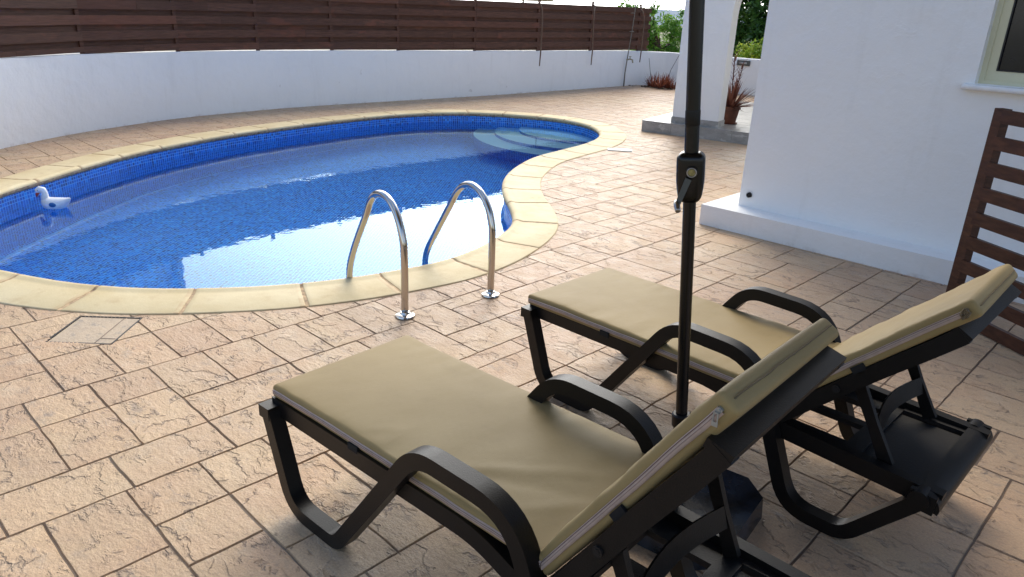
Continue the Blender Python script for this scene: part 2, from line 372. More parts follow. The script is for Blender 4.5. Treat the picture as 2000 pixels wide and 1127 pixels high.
def rbox(size, r, nseg, fn=None, rseg=4):
    """rounded box mesh as bmesh; nseg = subdivisions per axis; fn(v)->v displacement"""
    bm = bmesh.new(); h = [s / 2 for s in size]
    def ax(i):
        inner = h[i] - r; a = [-h[i] + r * (1 - math.cos(math.pi / 2 * k / rseg)) * 1.0 for k in range(rseg)]
        a += [-inner + 2 * inner * k / nseg[i] for k in range(nseg[i] + 1)]
        a += [-x for x in a[:rseg]][::-1]; return a
    A = [ax(i) for i in range(3)]; cache = {}
    def gv(p):
        key = tuple(round(x, 6) for x in p)
        if key not in cache:
            inn = Vector([max(-(h[i] - r), min(h[i] - r, p[i])) for i in range(3)]); d = Vector(p) - inn
            # normalise to the rounded surface
            v = inn + (d.normalized() * r if d.length > 1e-9 else d)
            cache[key] = bm.verts.new(fn(v) if fn else v)
        return cache[key]
    for i in range(3):
        j, k = (i + 1) % 3, (i + 2) % 3
        for s in (-1, 1):
            for a in range(len(A[j]) - 1):
                for b_ in range(len(A[k]) - 1):
                    q = []
                    for (u, v_) in ((a, b_), (a + 1, b_), (a + 1, b_ + 1), (a, b_ + 1)):
                        p = [0, 0, 0]; p[i] = s * h[i]; p[j] = A[j][u]; p[k] = A[k][v_]; q.append(gv(p))
                    if s < 0: q = q[::-1]
                    if len(set(q)) >= 3:
                        try: bm.faces.new(list(dict.fromkeys(q)))
                        except ValueError: pass
    return bm
def setcol(me, fn):
    a = me.color_attributes.new('tone', 'FLOAT_COLOR', 'CORNER')
    for p in me.polygons:
        c = fn(p)
        for li in p.loop_indices: a.data[li].color = (c[0], c[1], c[2], 1)

# ------------------------------------------------------------------ pool outline
CP = [(-5.17, .86), (-4.71, 1.09), (-4.35, 1.37), (-4.11, 1.66), (-3.895, 2.0), (-3.733, 2.386), (-3.65, 2.75), (-3.61, 3.03), (-3.65, 3.38), (-3.78, 3.776),
      (-3.967, 4.12), (-4.29, 4.43), (-4.67, 4.72), (-5.005, 5.03), (-5.28, 5.36), (-5.56, 5.83), (-5.76, 6.3), (-5.88, 6.9), (-5.98, 7.42), (-6.17, 7.95),
      (-6.5, 8.42), (-7.05, 8.8), (-7.7, 8.86), (-8.32, 8.6), (-8.83, 8.2), (-9.14, 7.7), (-9.31, 7.0), (-9.31, 6.2), (-9.2, 5.3), (-8.95, 4.1),
      (-8.50, 2.98), (-8.04, 2.255), (-7.66, 1.76), (-7.31, 1.33), (-6.9, .97), (-6.4, .75), (-5.9, .68), (-5.5, .73)]
def catmull(P, n=10):
    out = []
    for i in range(len(P)):
        p0, p1, p2, p3 = [Vector(P[(i + k) % len(P)]) for k in (-1, 0, 1, 2)]
        for k in range(n):
            t_ = k / n
            out.append(.5 * ((2 * p1) + (-p0 + p2) * t_ + (2 * p0 - 5 * p1 + 4 * p2 - p3) * t_ ** 2 + (-p0 + 3 * p1 - 3 * p2 + p3) * t_ ** 3))
    return out
def resample(P, step):
    L = [0]
    Q = P + [P[0]]
    for a, b_ in zip(Q, Q[1:]): L.append(L[-1] + (b_ - a).length)
    n = int(L[-1] / step); out = []; j = 0
    for k in range(n):
        s = L[-1] * k / n
        while L[j + 1] < s: j += 1
        out.append(Q[j].lerp(Q[j + 1], (s - L[j]) / (L[j + 1] - L[j])))
    return out, L[-1]
POOL, PLEN = resample(catmull(CP), .035)
for _ in range(14):      # relax
    POOL = [(POOL[i - 1] + POOL[i] * 2 + POOL[(i + 1) % len(POOL)]) / 4 for i in range(len(POOL))]
NP = len(POOL)
PN = []
for i in range(NP):
    d = (POOL[(i + 1) % NP] - POOL[i - 1]).normalized(); PN.append(Vector((d.y, -d.x)))
area = sum(POOL[i - 1].x * POOL[i].y - POOL[i].x * POOL[i - 1].y for i in range(NP))
if area < 0: PN = [-n_ for n_ in PN]
for _ in range(10): PN = [(PN[i - 1] + PN[i] * 2 + PN[(i + 1) % NP]).normalized() for i in range(NP)]
def off(i, d): i %= NP; return POOL[i] + PN[i] * d
MID = [off(i, .2) for i in range(0, NP, 4)]
def inside(P, x, y):
    c = False; j = len(P) - 1
    for i in range(len(P)):
        if (P[i].y > y) != (P[j].y > y) and x < (P[j].x - P[i].x) * (y - P[i].y) / (P[j].y - P[i].y) + P[i].x: c = not c
        j = i
    return c
def midgap(x, y): return min((p.x - x) ** 2 + (p.y - y) ** 2 for p in MID) ** .5

# ------------------------------------------------------------------ patio of stamped concrete
X0, X1, Y0, Y1 = -11.2, 3.2, -3.0, 16.2
U = .128
stones = []
def split(x, y, w_, h_):
    if w_ <= 4 and h_ <= 4 and (w_ * h_ <= 9 or random.random() < .35) and not (w_ * h_ > 7 and random.random() < .25):
        stones.append((x, y, w_, h_)); return
    if (w_ >= h_ and w_ >= 4) or h_ < 4:
        c = random.choice([k for k in range(2, w_ - 1)] or [w_ // 2]); split(x, y, c, h_); split(x + c * U, y, w_ - c, h_)
    else:
        c = random.choice([k for k in range(2, h_ - 1)] or [h_ // 2]); split(x, y, w_, c); split(x, y + c * U, w_, h_ - c)
xb = -2.452 - 7 * U * 12
while xb < X1:
    yb = Y0 - random.random() * .8
    while yb < Y1:
        hh = random.choice([5, 6, 7, 9, 10]); split(xb, yb, 7, hh); yb += hh * U
    xb += 7 * U
bm = bmesh.new(); tones = []
def jit(x, y, a):
    v = noise.noise_vector(Vector((x * 9, y * 9, 3.1))); u = noise.noise_vector(Vector((x * 31, y * 31, 8.)))
    return (v.x * a + u.x * a * .4, v.y * a + u.y * a * .4)
HATCH_C = Vector((-3.94, 1.005)); HATCH_R = .2305
def in_hatch(x, y): return abs(x - HATCH_C.x) + abs(y - HATCH_C.y) < HATCH_R
for (x, y, w_, h_) in stones:
    xa, ya, xc, yc = x, y, x + w_ * U, y + h_ * U
    if xc < X0 or xa > X1 or yc < Y0 or ya > Y1: continue
    cxx, cyy = (xa + xc) / 2, (ya + yc) / 2
    d = math.hypot(cxx, cyy)
    ins = [inside(MID, a, b_) for a in (xa, cxx, xc) for b_ in (ya, cyy, yc)]
    if all(ins): continue
    tn = (random.random(), random.random(), random.random())
    near = any(ins) or midgap(cxx, cyy) < .45
    hat = abs(cxx - HATCH_C.x) < .6 and abs(cyy - HATCH_C.y) < .6
    g = random.choice([.0008, .001, .0015, .003]); z0 = random.uniform(-.0007, .0007); tx, ty = random.uniform(-.002, .002), random.uniform(-.002, .002)
    def zt(px, py): return z0 + tx * (px - cxx) + ty * (py - cyy)
    if near and any(ins) or hat:
        n_ = .014 if d < 7 else .03
        nx, ny = max(4, int((xc - xa) / n_)), max(4, int((yc - ya) / n_)); grid = {}
        for i in range(nx + 1):
            for j in range(ny + 1):
                px = xa + (xc - xa) * i / nx; py = ya + (yc - ya) * j / ny
                if i == 1: px = xa + g + .0034
                if i == nx - 1: px = xc - g - .0034
                if j == 1: py = ya + g + .0034
                if j == ny - 1: py = yc - g - .0034
                e = i in (0, nx) or j in (0, ny)
                jx, jy = jit(px, py, .003) if e else (0, 0)
                if i == 0: jx += g
                if i == nx: jx -= g
                if j == 0: jy += g
                if j == ny: jy -= g
                grid[i, j] = (px + jx, py + jy, zt(px, py) - (.009 if e else 0))
        cache = {}
        for i in range(nx):
            for j in range(ny):
                mx, my = (grid[i, j][0] + grid[i + 1, j + 1][0]) / 2, (grid[i, j][1] + grid[i + 1, j + 1][1]) / 2
                if inside(MID, mx, my) or in_hatch(mx, my): continue
                q = []
                for k in ((i, j), (i + 1, j), (i + 1, j + 1), (i, j + 1)):
                    if k not in cache: cache[k] = bm.verts.new(grid[k])
                    q.append(cache[k])
                bm.faces.new(q); tones.append(tn)
    else:
        st = .035 if d < 4 else (.07 if d < 8 else .2)
        per = []
        def edge(ax_, ay_, bx_, by_):
            n_ = max(1, int(math.hypot(bx_ - ax_, by_ - ay_) / st))
            for k in range(n_): per.append((ax_ + (bx_ - ax_) * k / n_, ay_ + (by_ - ay_) * k / n_))
        edge(xa + g, ya + g, xc - g, ya + g); edge(xc - g, ya + g, xc - g, yc - g); edge(xc - g, yc - g, xa + g, yc - g); edge(xa + g, yc - g, xa + g, ya + g)
        o_, i_ = [], []
        for px, py in per:
            jx, jy = jit(px, py, .0042); px += jx; py += jy
            kx = 1 if px < cxx - (xc - xa) / 2 + .03 else (-1 if px > cxx + (xc - xa) / 2 - .03 else 0)
            ky = 1 if py < cyy - (yc - ya) / 2 + .03 else (-1 if py > cyy + (yc - ya) / 2 - .03 else 0)
            o_.append(bm.verts.new((px, py, -.009))); i_.append(bm.verts.new((px + kx * .0034, py + ky * .0034, zt(px, py))))
        n_ = len(per)
        for k in range(n_): bm.faces.new((o_[k], o_[(k + 1) % n_], i_[(k + 1) % n_], i_[k])); tones.append(tn)
        bm.faces.new(i_); tones.append(tn)
def sheet(bm, outer, holes, z, mi):
    loops = [[Vector((p[0], p[1], 0)) for p in outer]] + [[Vector((p[0], p[1], 0)) for p in h] for h in holes]
    flat = [v for l in loops for v in l]; vs = [bm.verts.new((v.x, v.y, z)) for v in flat]
    for tri in tessellate_polygon(loops):
        f = bm.faces.new([vs[i] for i in tri]); f.material_index = mi
        f.normal_update()
        if f.normal.z < 0: f.normal_flip()
n0 = len(bm.faces)
sheet(bm, [(X0, Y0), (X1, Y0), (X1, Y1), (X0, Y1)], [[(p.x, p.y) for p in MID]], -.0065, 1)
me = bpy.data.meshes.new('patio'); bm.to_mesh(me); nf = len(bm.faces); bm.free()
patio = link('patio', me, ['stamped', 'joint']); struct(patio)
tones += [(0, 0, 0)] * (nf - n0); setcol(me, lambda p: tones[p.index])

# ground to the horizon, dropping away below the villa, and far hills
bm = bmesh.new()
circ = [(-4 + 34 * math.cos(2 * math.pi * k / 64), 6 + 34 * math.sin(2 * math.pi * k / 64)) for k in range(64)]
sheet(bm, circ, [[(p.x, p.y) for p in MID]], -.03, 0)
def gz(r, a):
    if r <= 34: return -.03
    return -.03 - (r - 34) * .03 * (1 if r < 900 else 0) - (866 * .03 if r >= 900 else 0) + noise.noise(Vector((math.cos(a) * r * .01, math.sin(a) * r * .01, 0))) * min(4, (r - 34) * .02)
prev = None
for r in (34, 50, 80, 130, 220, 400, 700, 1200, 2200, 4200, 9000):
    ring = [bm.verts.new((-4 + r * math.cos(2 * math.pi * k / 64), 6 + r * math.sin(2 * math.pi * k / 64), gz(r, 2 * math.pi * k / 64))) for k in range(64)]
    if prev:
        for k in range(64): bm.faces.new((prev[k], ring[k], ring[(k + 1) % 64], prev[(k + 1) % 64]))
    prev = ring
struct(fin('ground', bm, 'terrain', smooth='auto'))
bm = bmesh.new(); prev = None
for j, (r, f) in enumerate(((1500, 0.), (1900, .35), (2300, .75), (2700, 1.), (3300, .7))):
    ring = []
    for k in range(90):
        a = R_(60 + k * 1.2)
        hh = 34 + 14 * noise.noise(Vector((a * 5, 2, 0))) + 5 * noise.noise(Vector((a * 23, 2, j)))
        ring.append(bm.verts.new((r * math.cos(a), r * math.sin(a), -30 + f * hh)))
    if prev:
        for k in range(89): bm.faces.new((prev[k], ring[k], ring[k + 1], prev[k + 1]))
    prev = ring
struct(fin('hills', bm, 'hazed_hillside', smooth=True))

# ------------------------------------------------------------------ swimming pool
pool = empty('swimming_pool', (-6.5, 4.5, 0)); tag(pool, 'kidney-shaped swimming pool lined with blue mosaic and rimmed in sandy coping', 'pool')
PI_ = Matrix.Translation((6.5, -4.5, 0))
def under(o, par):      # keep world coordinates while parenting to an empty at its place
    o.parent = par; o.matrix_parent_inverse = par.matrix_basis.inverted() if par.matrix_basis != Matrix() else Matrix(); return o
bm = bmesh.new(); uvl = bm.loops.layers.uv.new('UVMap')
DEPTH = -1.38
cum = [0]
for i in range(NP): cum.append(cum[-1] + (POOL[(i + 1) % NP] - POOL[i]).length)
zs = [-.02, -.3, -.8, DEPTH + .08, DEPTH + .02, DEPTH]; offs = [0, 0, 0, 0, -.02, -.08]
rings = [[bm.verts.new((*off(i, o_), z)) for i in range(NP)] for z, o_ in zip(zs, offs)]
for r in range(len(zs) - 1):
    for i in range(NP):
        f = bm.faces.new((rings[r][i], rings[r][(i + 1) % NP], rings[r + 1][(i + 1) % NP], rings[r + 1][i])); f.smooth = True
        for lp, (u, v_) in zip(f.loops, ((cum[i], zs[r]), (cum[i + 1], zs[r]), (cum[i + 1], zs[r + 1]), (cum[i], zs[r + 1]))): lp[uvl].uv = (u, v_)
fl = bm.faces.new(rings[-1])
for lp in fl.loops: lp[uvl].uv = (lp.vert.co.x * .8 + lp.vert.co.y * .6, lp.vert.co.y * .8 - lp.vert.co.x * .6)
bmesh.ops.triangulate(bm, faces=[fl])
under(fin('basin', bm, 'mosaic', smooth='keep'), pool)
# coping
prof = [(.0, -.042), (-.012, -.036), (-.022, -.022), (-.024, -.006), (-.017, .008), (-.004, .016), (.014, .022), (.03, .020), (.048, .013), (.075, .0095), (.345, .0085), (.352, .005), (.354, -.012)]
joints = []
s = .18; k = 0
while s < PLEN - .25:
    joints.append(s); s += random.uniform(.5, .62)
bm = bmesh.new(); bmm = bmesh.new(); ct = []
step = PLEN / NP
jset = {}
for js in joints: jset[round(js / step)] = random.uniform(.006, .011)
prev = None; tonecur = random.random()
def cring(ff, shr=0., dz=0.):
    i = int(ff) % NP; fr = ff - int(ff); P = POOL[i].lerp(POOL[(i + 1) % NP], fr); Nn = PN[i].lerp(PN[(i + 1) % NP], fr)
    out = []
    for o_, z in prof: q = P + Nn * o_; out.append((q.x, q.y, z + dz + .0012 * noise.noise(Vector((q.x * 9, q.y * 9, 5)))))
    return out
bounds = sorted(jset); blocks = [(bounds[i], bounds[i + 1] if i + 1 < len(bounds) else bounds[0] + NP) for i in range(len(bounds))]
for a, b_ in blocks:
    ga, gb = jset[a] / step, jset[b_ % NP] / step
    ts_ = [a + ga, a + ga + .12] + [float(x) for x in range(a + 1, b_)] + [b_ - gb - .12, b_ - gb]
    ts_ = sorted(ts_); pr = None
    for kk, ff in enumerate(ts_):
        endr = kk in (0, len(ts_) - 1)
        rg = [bm.verts.new(p) for p in cring(ff, 0, -.0025 if endr else 0)]
        if pr:
            for j in range(len(prof) - 1):
                f = bm.faces.new((pr[j], pr[j + 1], rg[j + 1], rg[j])); f.smooth = True
                dd = min(abs(ff - a), abs(ff - b_)) * step
                ct.append((max(0, 1 - dd / .035) if j < len(prof) - 2 else .9, 0, 0))
        else: bm.faces.new(rg); ct.append((1, 0, 0))
        pr = rg
    bm.faces.new(pr[::-1]); ct.append((1, 0, 0))
pr = None; r0 = None
for i in list(range(0, NP, 2)) + [0]:
    rg = [bmm.verts.new((p[0], p[1], p[2] - .0035)) for p in cring(i)] if not (pr and i == 0) else r0
    if pr:
        for j in range(len(prof) - 1): bmm.faces.new((pr[j], pr[j + 1], rg[j + 1], rg[j]))
    else: r0 = rg
    pr = rg
me = bpy.data.meshes.new('coping'); bmesh.ops.recalc_face_normals(bm, faces=bm.faces[:]); bm.to_mesh(me); bm.free()
co = link('coping', me, 'coping'); setcol(me, lambda p: ct[p.index]); under(co, pool)
mo = fin('mortar_bed', bmm, 'coping_mortar'); mo.parent = co
# entry steps
SCX, SCY = -7.45, 9.05
for k, (r1, z) in enumerate(((.90, -.26), (1.32, -.45), (1.68, -.66))):
    bm = bmesh.new(); uvl = bm.loops.layers.uv.new('UVMap'); n_ = 72
    c0 = Vector((SCX + .05 * k, SCY))
    P = [c0 + Vector((math.cos(2 * math.pi * i / n_), math.sin(2 * math.pi * i / n_))) * r1 for i in range(n_)]
    P = [p for p in P]
    top = [bm.verts.new((p.x, p.y, z)) for p in P]; bot = [bm.verts.new((p.x, p.y, DEPTH)) for p in P]
    f = bm.faces.new(top); f.material_index = 0
    # keep only the part inside the pool
    for i in range(n_):
        j = (i + 1) % n_; f = bm.faces.new((top[i], bot[i], bot[j], top[j])); f.material_index = 1; f.smooth = True
        for lp, (u, v_) in zip(f.loops, ((i, z), (i, DEPTH), (i + 1, DEPTH), (i + 1, z))): lp[uvl].uv = (u * 2 * math.pi * r1 / n_, v_)
    under(fin('entry_step', bm, ['step', 'mosaic'], smooth='keep'), pool)
# water surface
bm = bmesh.new(); f = bm.faces.new([bm.verts.new((*off(i, .0), -.15)) for i in range(NP)]); f.normal_update()
if f.normal.z < 0: f.normal_flip()
bmesh.ops.triangulate(bm, faces=bm.faces[:])
struct(fin('water', bm, 'water', smooth='keep'))

# access hatch flush with the stamped deck
hat = empty('access_hatch', (HATCH_C.x, HATCH_C.y, 0)); tag(hat, 'square access hatch of greyer stamped stone set corner-on against the coping', 'hatch cover')
rz = Matrix.Rotation(R_(45), 3, 'Z'); hs = .3258 / 2
bm = bmesh.new(); box(bm, (0, 0, -.0135), (hs * 2 - .016, hs * 2 - .016, .022), rz)
o = fin('hatch_lid', bm, 'hatch_stone', hat, bevel=.002); setcol(o.data, lambda p: (1.6, .2, .55))
bm = bmesh.new()
for v_, wd in ((Vector((.075, 0)), 1), ): box(bm, rz @ Vector((.075, 0, -.002)), (.004, hs * 2 - .018, .0025), rz)
box(bm, rz @ Vector((.115, -.10, -.002)), (.072, .004, .0025), rz)
fin('score_line', bm, 'joint', hat)
bm = bmesh.new()
for a in range(4):
    r2 = Matrix.Rotation(R_(45 + 90 * a), 3, 'Z'); box(bm, r2 @ Vector((hs, 0, -.006)), (.009, hs * 2 + .009, .0135), r2)
fin('hatch_rim', bm, 'rubber_gasket', hat)
# white cover next to the coping
bm = bmesh.new(); box(bm, (-5.50, 7.545, .006), (.15, .30, .012), Matrix.Rotation(R_(-52), 3, 'Z'))
tag(fin('drain_cover', bm, 'white_cover', bevel=.003), 'small white rectangular cover on the deck at the outer curve of the coping', 'drain cover')

# ------------------------------------------------------------------ boundary wall and fence
WP = [(-6.9, -1.8), (-7.4, -1.0), (-8.05, 0.0), (-8.72, .9), (-9.38, 1.8), (-9.91, 2.6), (-10.27, 3.4), (-10.55, 4.22), (-10.71, 5.37), (-10.76, 6.3), (-10.67, 8.0), (-10.52, 10), (-10.46, 12.7),
      (-10.44, 14.3), (-10.36, 14.85), (-10.1, 15.18), (-9.72, 15.3), (-8.0, 15.43), (-5.0, 15.6), (-2.0, 15.8)]
WT = [(-3, .92), (1.8, .912), (2.56, .902), (4.2, .872), (7.2, .84), (10, .81), (14, .765), (15, .745), (17, .745)]
def lerp_tab(T, x):
    for (a, fa), (b_, fb) in zip(T, T[1:]):
        if x <= b_: return fa + (fb - fa) * max(0, (x - a) / (b_ - a))
    return T[-1][1]
def smoothline(P, n=8):
    out = []
    for i in range(len(P) - 1):
        p0 = Vector(P[max(i - 1, 0)]); p1 = Vector(P[i]); p2 = Vector(P[i + 1]); p3 = Vector(P[min(i + 2, len(P) - 1)])
        for k in range(n):
            t_ = k / n
            out.append(.5 * ((2 * p1) + (-p0 + p2) * t_ + (2 * p0 - 5 * p1 + 4 * p2 - p3) * t_ ** 2 + (-p0 + 3 * p1 - 3 * p2 + p3) * t_ ** 3))
    out.append(Vector(P[-1])); return out
WL = smoothline(WP)
bm = bmesh.new(); pr = None
for i, p in enumerate(WL):
    d = (WL[min(i + 1, len(WL) - 1)] - WL[max(i - 1, 0)]).normalized(); n_ = Vector((-d.y, d.x))     # outward (away from pool)
    zt_ = lerp_tab(WT, p.y)
    pf = [(0, -.02), (0, zt_ - .012), (.004, zt_ - .003), (.014, zt_), (.19, zt_ + .002), (.2, zt_ - .008), (.2, -.5)]
    rg = [bm.verts.new((p.x + n_.x * a, p.y + n_.y * a, z)) for a, z in pf]
    if pr:
        for j in range(len(pf) - 1): bm.faces.new((pr[j], pr[j + 1], rg[j + 1], rg[j]))
    else: bm.faces.new(rg)
    pr = rg
bm.faces.new(pr)
tag(fin('garden_wall', bm, 'white_stucco', smooth='auto'), 'long low white rendered wall curving behind the pool, carrying the slatted fence', 'wall')
def wallpt(y, out=0.):
    for a, b_ in zip(WL, WL[1:]):
        if a.y <= y <= b_.y:
            t_ = (y - a.y) / max(1e-6, b_.y - a.y); p = a.lerp(b_, t_); d = (b_ - a).normalized(); return p + Vector((-d.y, d.x)) * out
    return Vector((-10.42, y)) + Vector((-out, 0))
PY = [-1.5, -.6, .4, 1.55, 3.02, 4.33, 5.57, 6.83, 8.09, 9.75, 11.41, 13.04, 14.77]
fence = empty('slatted_fence', (-10.6, 7, .8)); tag(fence, 'dark brown hit-and-miss timber slat fence standing on the long white garden wall', 'fence')
posts = []
for y in PY: posts.append(wallpt(min(y, 14.4), .1) if y < 14.4 else Vector((-10.56, y)))
posts.append(Vector((-10.56, 15.17)))
FT = 1.685; PIT = .178; SH = .105
front = bmesh.new(); back = bmesh.new()
tf, tb = [], []
for i in range(len(posts) - 1):
    a, b_ = posts[i], posts[i + 1]; d = (b_ - a); L = d.length; d.normalize(); n_ = Vector((d.y, -d.x))   # towards the pool
    if n_.x < 0: n_ = -n_
    ang = math.atan2(d.y, d.x); rot = Matrix.Rotation(ang, 3, 'Z')
    zb = (lerp_tab(WT, a.y) + lerp_tab(WT, b_.y)) / 2
    nf_ = 6
    for r in range(nf_):
        z = FT - SH / 2 - r * PIT + random.uniform(-.004, .004)
        if True:
            segs = [(0, L)] if random.random() < .6 else [(0, L * random.uniform(.3, .7)), None]
            if segs[-1] is None: segs[-1] = (segs[0][1], L)
            hh_ = SH
            if z - SH / 2 < zb + .012: hh_ = z + SH / 2 - zb - .012; z = zb + .012 + hh_ / 2
            if hh_ > .02:
                for s0, s1 in segs:
                    m_ = a + d * (s0 + s1) / 2 + n_ * .046
                    box(front, (m_.x, m_.y, z), (s1 - s0 - .003, .02, hh_), rot); tf += [(random.random(), random.random(), random.random())] * 6
        z2 = FT - SH / 2 - (r + .5) * PIT + random.uniform(-.004, .004)
        h2 = SH
        if z2 - SH / 2 < zb: h2 = max(0, z2 + SH / 2 - zb - .012); z2 = zb + .012 + h2 / 2
        if h2 > .02:
            m_ = a + d * L / 2 - n_ * .004
            box(back, (m_.x, m_.y, z2), (L - .005, .02, h2), rot); tb += [(random.random(), random.random() * .7, random.random())] * 6
o = fin('front_slats', front, 'fence_wood'); setcol(o.data, lambda p: tf[p.index]); under(o, fence)
o = fin('back_slats', back, 'fence_wood'); setcol(o.data, lambda p: tb[p.index]); under(o, fence)
for i, p in enumerate(posts[:-1]):
    bm = bmesh.new(); zb = lerp_tab(WT, p.y) - .001; q = posts[i + 1] - p; rot = Matrix.Rotation(math.atan2(q.y, q.x), 3, 'Z'); n_ = Vector((q.y, -q.x)).normalized()
    if n_.x < 0: n_ = -n_
    hgt = FT + random.choice([.07, .10, .09]) - zb
    box(bm, (p.x + n_.x * .021, p.y + n_.y * .021, zb + hgt / 2), (.05, .028, hgt), rot)
    under(fin('post', bm, 'fence_wood', bevel=.003), fence)
# thin cane poles leaning on the front of the fence
for y, top, lab in ((11.30, 1.72, 'crooked brown cane pole on the fence front, nearest the pale parasol'), (12.92, 1.70, 'straight brown cane pole on the fence front, middle of the three'), (14.62, 1.66, 'crooked brown cane pole on the fence front, nearest the green bush')):
    bm = bmesh.new(); x = -10.385 if y < 14 else -10.33
    pts = [(x - .06, y - .05, top), (x - .02, y - .02, top - .06), (x, y + .01, top - .16), (x + .012, y + .015, 1.35), (x + .006, y + .02, 1.05), (x + .015, y + .01, .80), (x + .012, y - .004, .52)]
    if y == 12.92: pts = [(x, y - .004, top), (x, y, 1.4), (x + .004, y + .012, 1.0), (x + .01, y + .02, .8), (x + .012, y + .005, .5)]
    tube(bm, pts, [.014] * (len(pts) - 1) + [.010], 8)
    tag(fin('cane_pole', bm, 'cane', smooth=True), lab, 'pole', 'cane poles on the fence')
# garden tap and pipe
tp = empty('garden_tap', (-10.40, 14.18, 0)); tag(tp, 'thin grey standpipe with a small brass tap, tied up the fence near the bush', 'tap')
bm = bmesh.new(); tube(bm, [(-10.38, 14.17, .0), (-10.385, 14.18, .3), (-10.375, 14.2, .55), (-10.36, 14.22, .85), (-10.34, 14.25, 1.25), (-10.33, 14.27, 1.6), (-10.33, 14.28, 2.1)], [.016, .015, .013, .011, .011, .01, .008], 8); under(fin('pipe', bm, 'pipe_grey', smooth=True), tp)
bm = bmesh.new(); tube(bm, [(-10.38, 14.18, .58), (-10.31, 14.22, .60), (-10.27, 14.26, .585), (-10.26, 14.27, .52)], .017, 10); tube(bm, [(-10.31, 14.22, .60), (-10.31, 14.22, .65)], .01, 8); box(bm, (-10.31, 14.22, .655), (.02, .07, .012)); under(fin('spout', bm, 'tap_brass', smooth='auto'), tp)
bm = bmesh.new()
for z, yy in ((1.18, 14.24), (1.56, 14.22)): bm = bmesh.new(); tube(bm, [(-10.36, yy - .06, z), (-10.33, yy, z + .01), (-10.33, yy + .06, z)], .008, 6); under(fin('tie', bm, 'pipe_grey', smooth=True), tp)
# wall lamp on the far wall
lp = empty('wall_lamp', (-8.16, 15.42, .655)); lp.rotation_euler = (0, 0, R_(4.3)); tag(lp, 'dark oblong bulkhead lamp with frosted lens on the far white wall', 'wall lamp')
bm = rbox((.30, .035, .115), .015, (2, 1, 2)); o = fin('lamp_body', bm, 'lamp_body', lp, 'auto'); o.location = (0, -.0195, 0)
bm = rbox((.17, .02, .04), .008, (2, 1, 1)); o = fin('lens', bm, 'lamp_glass', lp, 'auto'); o.location = (0, -.04, 0)

# ------------------------------------------------------------------ house
house = empty('house', (-2.83, 5.60, 0), R_(1.0)); tag(house, 'white rendered villa with plinth, window and arched porch right of the pool', 'house')
HW = 7.0; HD = 5.5; HH = 3.1
wx0, wx1, wz0, wz1 = 1.488, 2.70, 1.285, 2.35
bm = bmesh.new()
xs = [0, wx0, wx1, HW]; zs_ = [.0, wz0, wz1, HH]
for yv, flip in ((0, False),):
    vv = {(i, j): bm.verts.new((xs[i], yv, zs_[j])) for i in range(4) for j in range(4)}
    for i in range(3):
        for j in range(3):
            if (i, j) != (1, 1): bm.faces.new((vv[i, j], vv[i + 1, j], vv[i + 1, j + 1], vv[i, j + 1]))
RV = .14
def quad(bm, *p): return bm.faces.new([bm.verts.new(q) for q in p])
quad(bm, (wx0, 0, wz0), (wx0, RV, wz0), (wx0, RV, wz1), (wx0, 0, wz1)); quad(bm, (wx1, 0, wz0), (wx1, 0, wz1), (wx1, RV, wz1), (wx1, RV, wz0))
quad(bm, (wx0, 0, wz1), (wx0, RV, wz1), (wx1, RV, wz1), (wx1, 0, wz1)); quad(bm, (wx0, 0, wz0), (wx1, 0, wz0), (wx1, RV, wz0), (wx0, RV, wz0))
quad(bm, (0, 0, 0), (0, 0, HH), (0, HD, HH), (0, HD, 0)); quad(bm, (HW, 0, 0), (HW, HD, 0), (HW, HD, HH), (HW, 0, HH)); quad(bm, (0, HD, 0), (0, HD, HH), (HW, HD, HH), (HW, HD, 0))
quad(bm, (0, 0, HH), (HW, 0, HH), (HW, HD, HH), (0, HD, HH))
bmesh.ops.remove_doubles(bm, verts=bm.verts[:], dist=1e-4)
fin('wall', bm, 'white_stucco', house)
bm = bmesh.new(); box2(bm, (-.25, -.35, HH + .002), (HW + .3, HD + .3, HH + .2)); fin('roof', bm, 'white_stucco', house, bevel=.01)
bm = bmesh.new(); box2(bm, (-.215, -.222, -.02), (HW + .1, .05, .168)); box2(bm, (-.215, .05, -.02), (-.003, HD, .168))
fin('plinth', bm, 'painted_plinth', house, bevel=.014, seg=3)
bm = bmesh.new(); tube(bm, [(.085, -.012, .272), (.085, -.002, .272)], .021, 20); fin('drain_hole', bm, 'dark_hole', house, 'auto')
bm = bmesh.new(); tube(bm, [(.085, -.006, .272), (.085, -.014, .272)], .0245, 20, caps=False); fin('hole_ring', bm, 'pipe_grey', house, 'auto')
win = empty('window', (wx0, RV, wz0)); win.parent = house
ww, wh = wx1 - wx0, wz1 - wz0
bm = bmesh.new()
fw = .085
for a, b_ in (((0, -.05, 0), (fw, .0, wh)), ((ww - fw, -.05, 0), (ww, 0, wh)), ((fw, -.05, .012), (ww - fw, 0, fw)), ((fw, -.05, wh - fw), (ww - fw, 0, wh)), ((ww / 2 - .04, -.049, fw), (ww / 2 + .04, -.001, wh - fw))): box2(bm, a, b_)
fin('frame', bm, 'window_frame_paint', win, bevel=.004)
bm = bmesh.new()
for a, b_ in (((0 - .0, -.062, 0), (.03, -.0505, wh)), ((.03, -.062, .0), (ww, -.0505, .022))): box2(bm, a, b_)
fin('outer_track', bm, 'window_frame_paint', win, bevel=.002)
bm = bmesh.new()
for a, b_ in (((fw - .002, -.054, fw), (fw + .006, -.0495, wh - fw)), ((fw, -.054, fw - .002), (ww / 2 - .04, -.0495, fw + .006))): box2(bm, a, b_)
fin('gasket', bm, 'rubber_gasket', win)
bm = bmesh.new(); box2(bm, (fw, -.03, fw), (ww - fw, -.024, wh - fw)); fin('pane', bm, 'dark_glass', win)
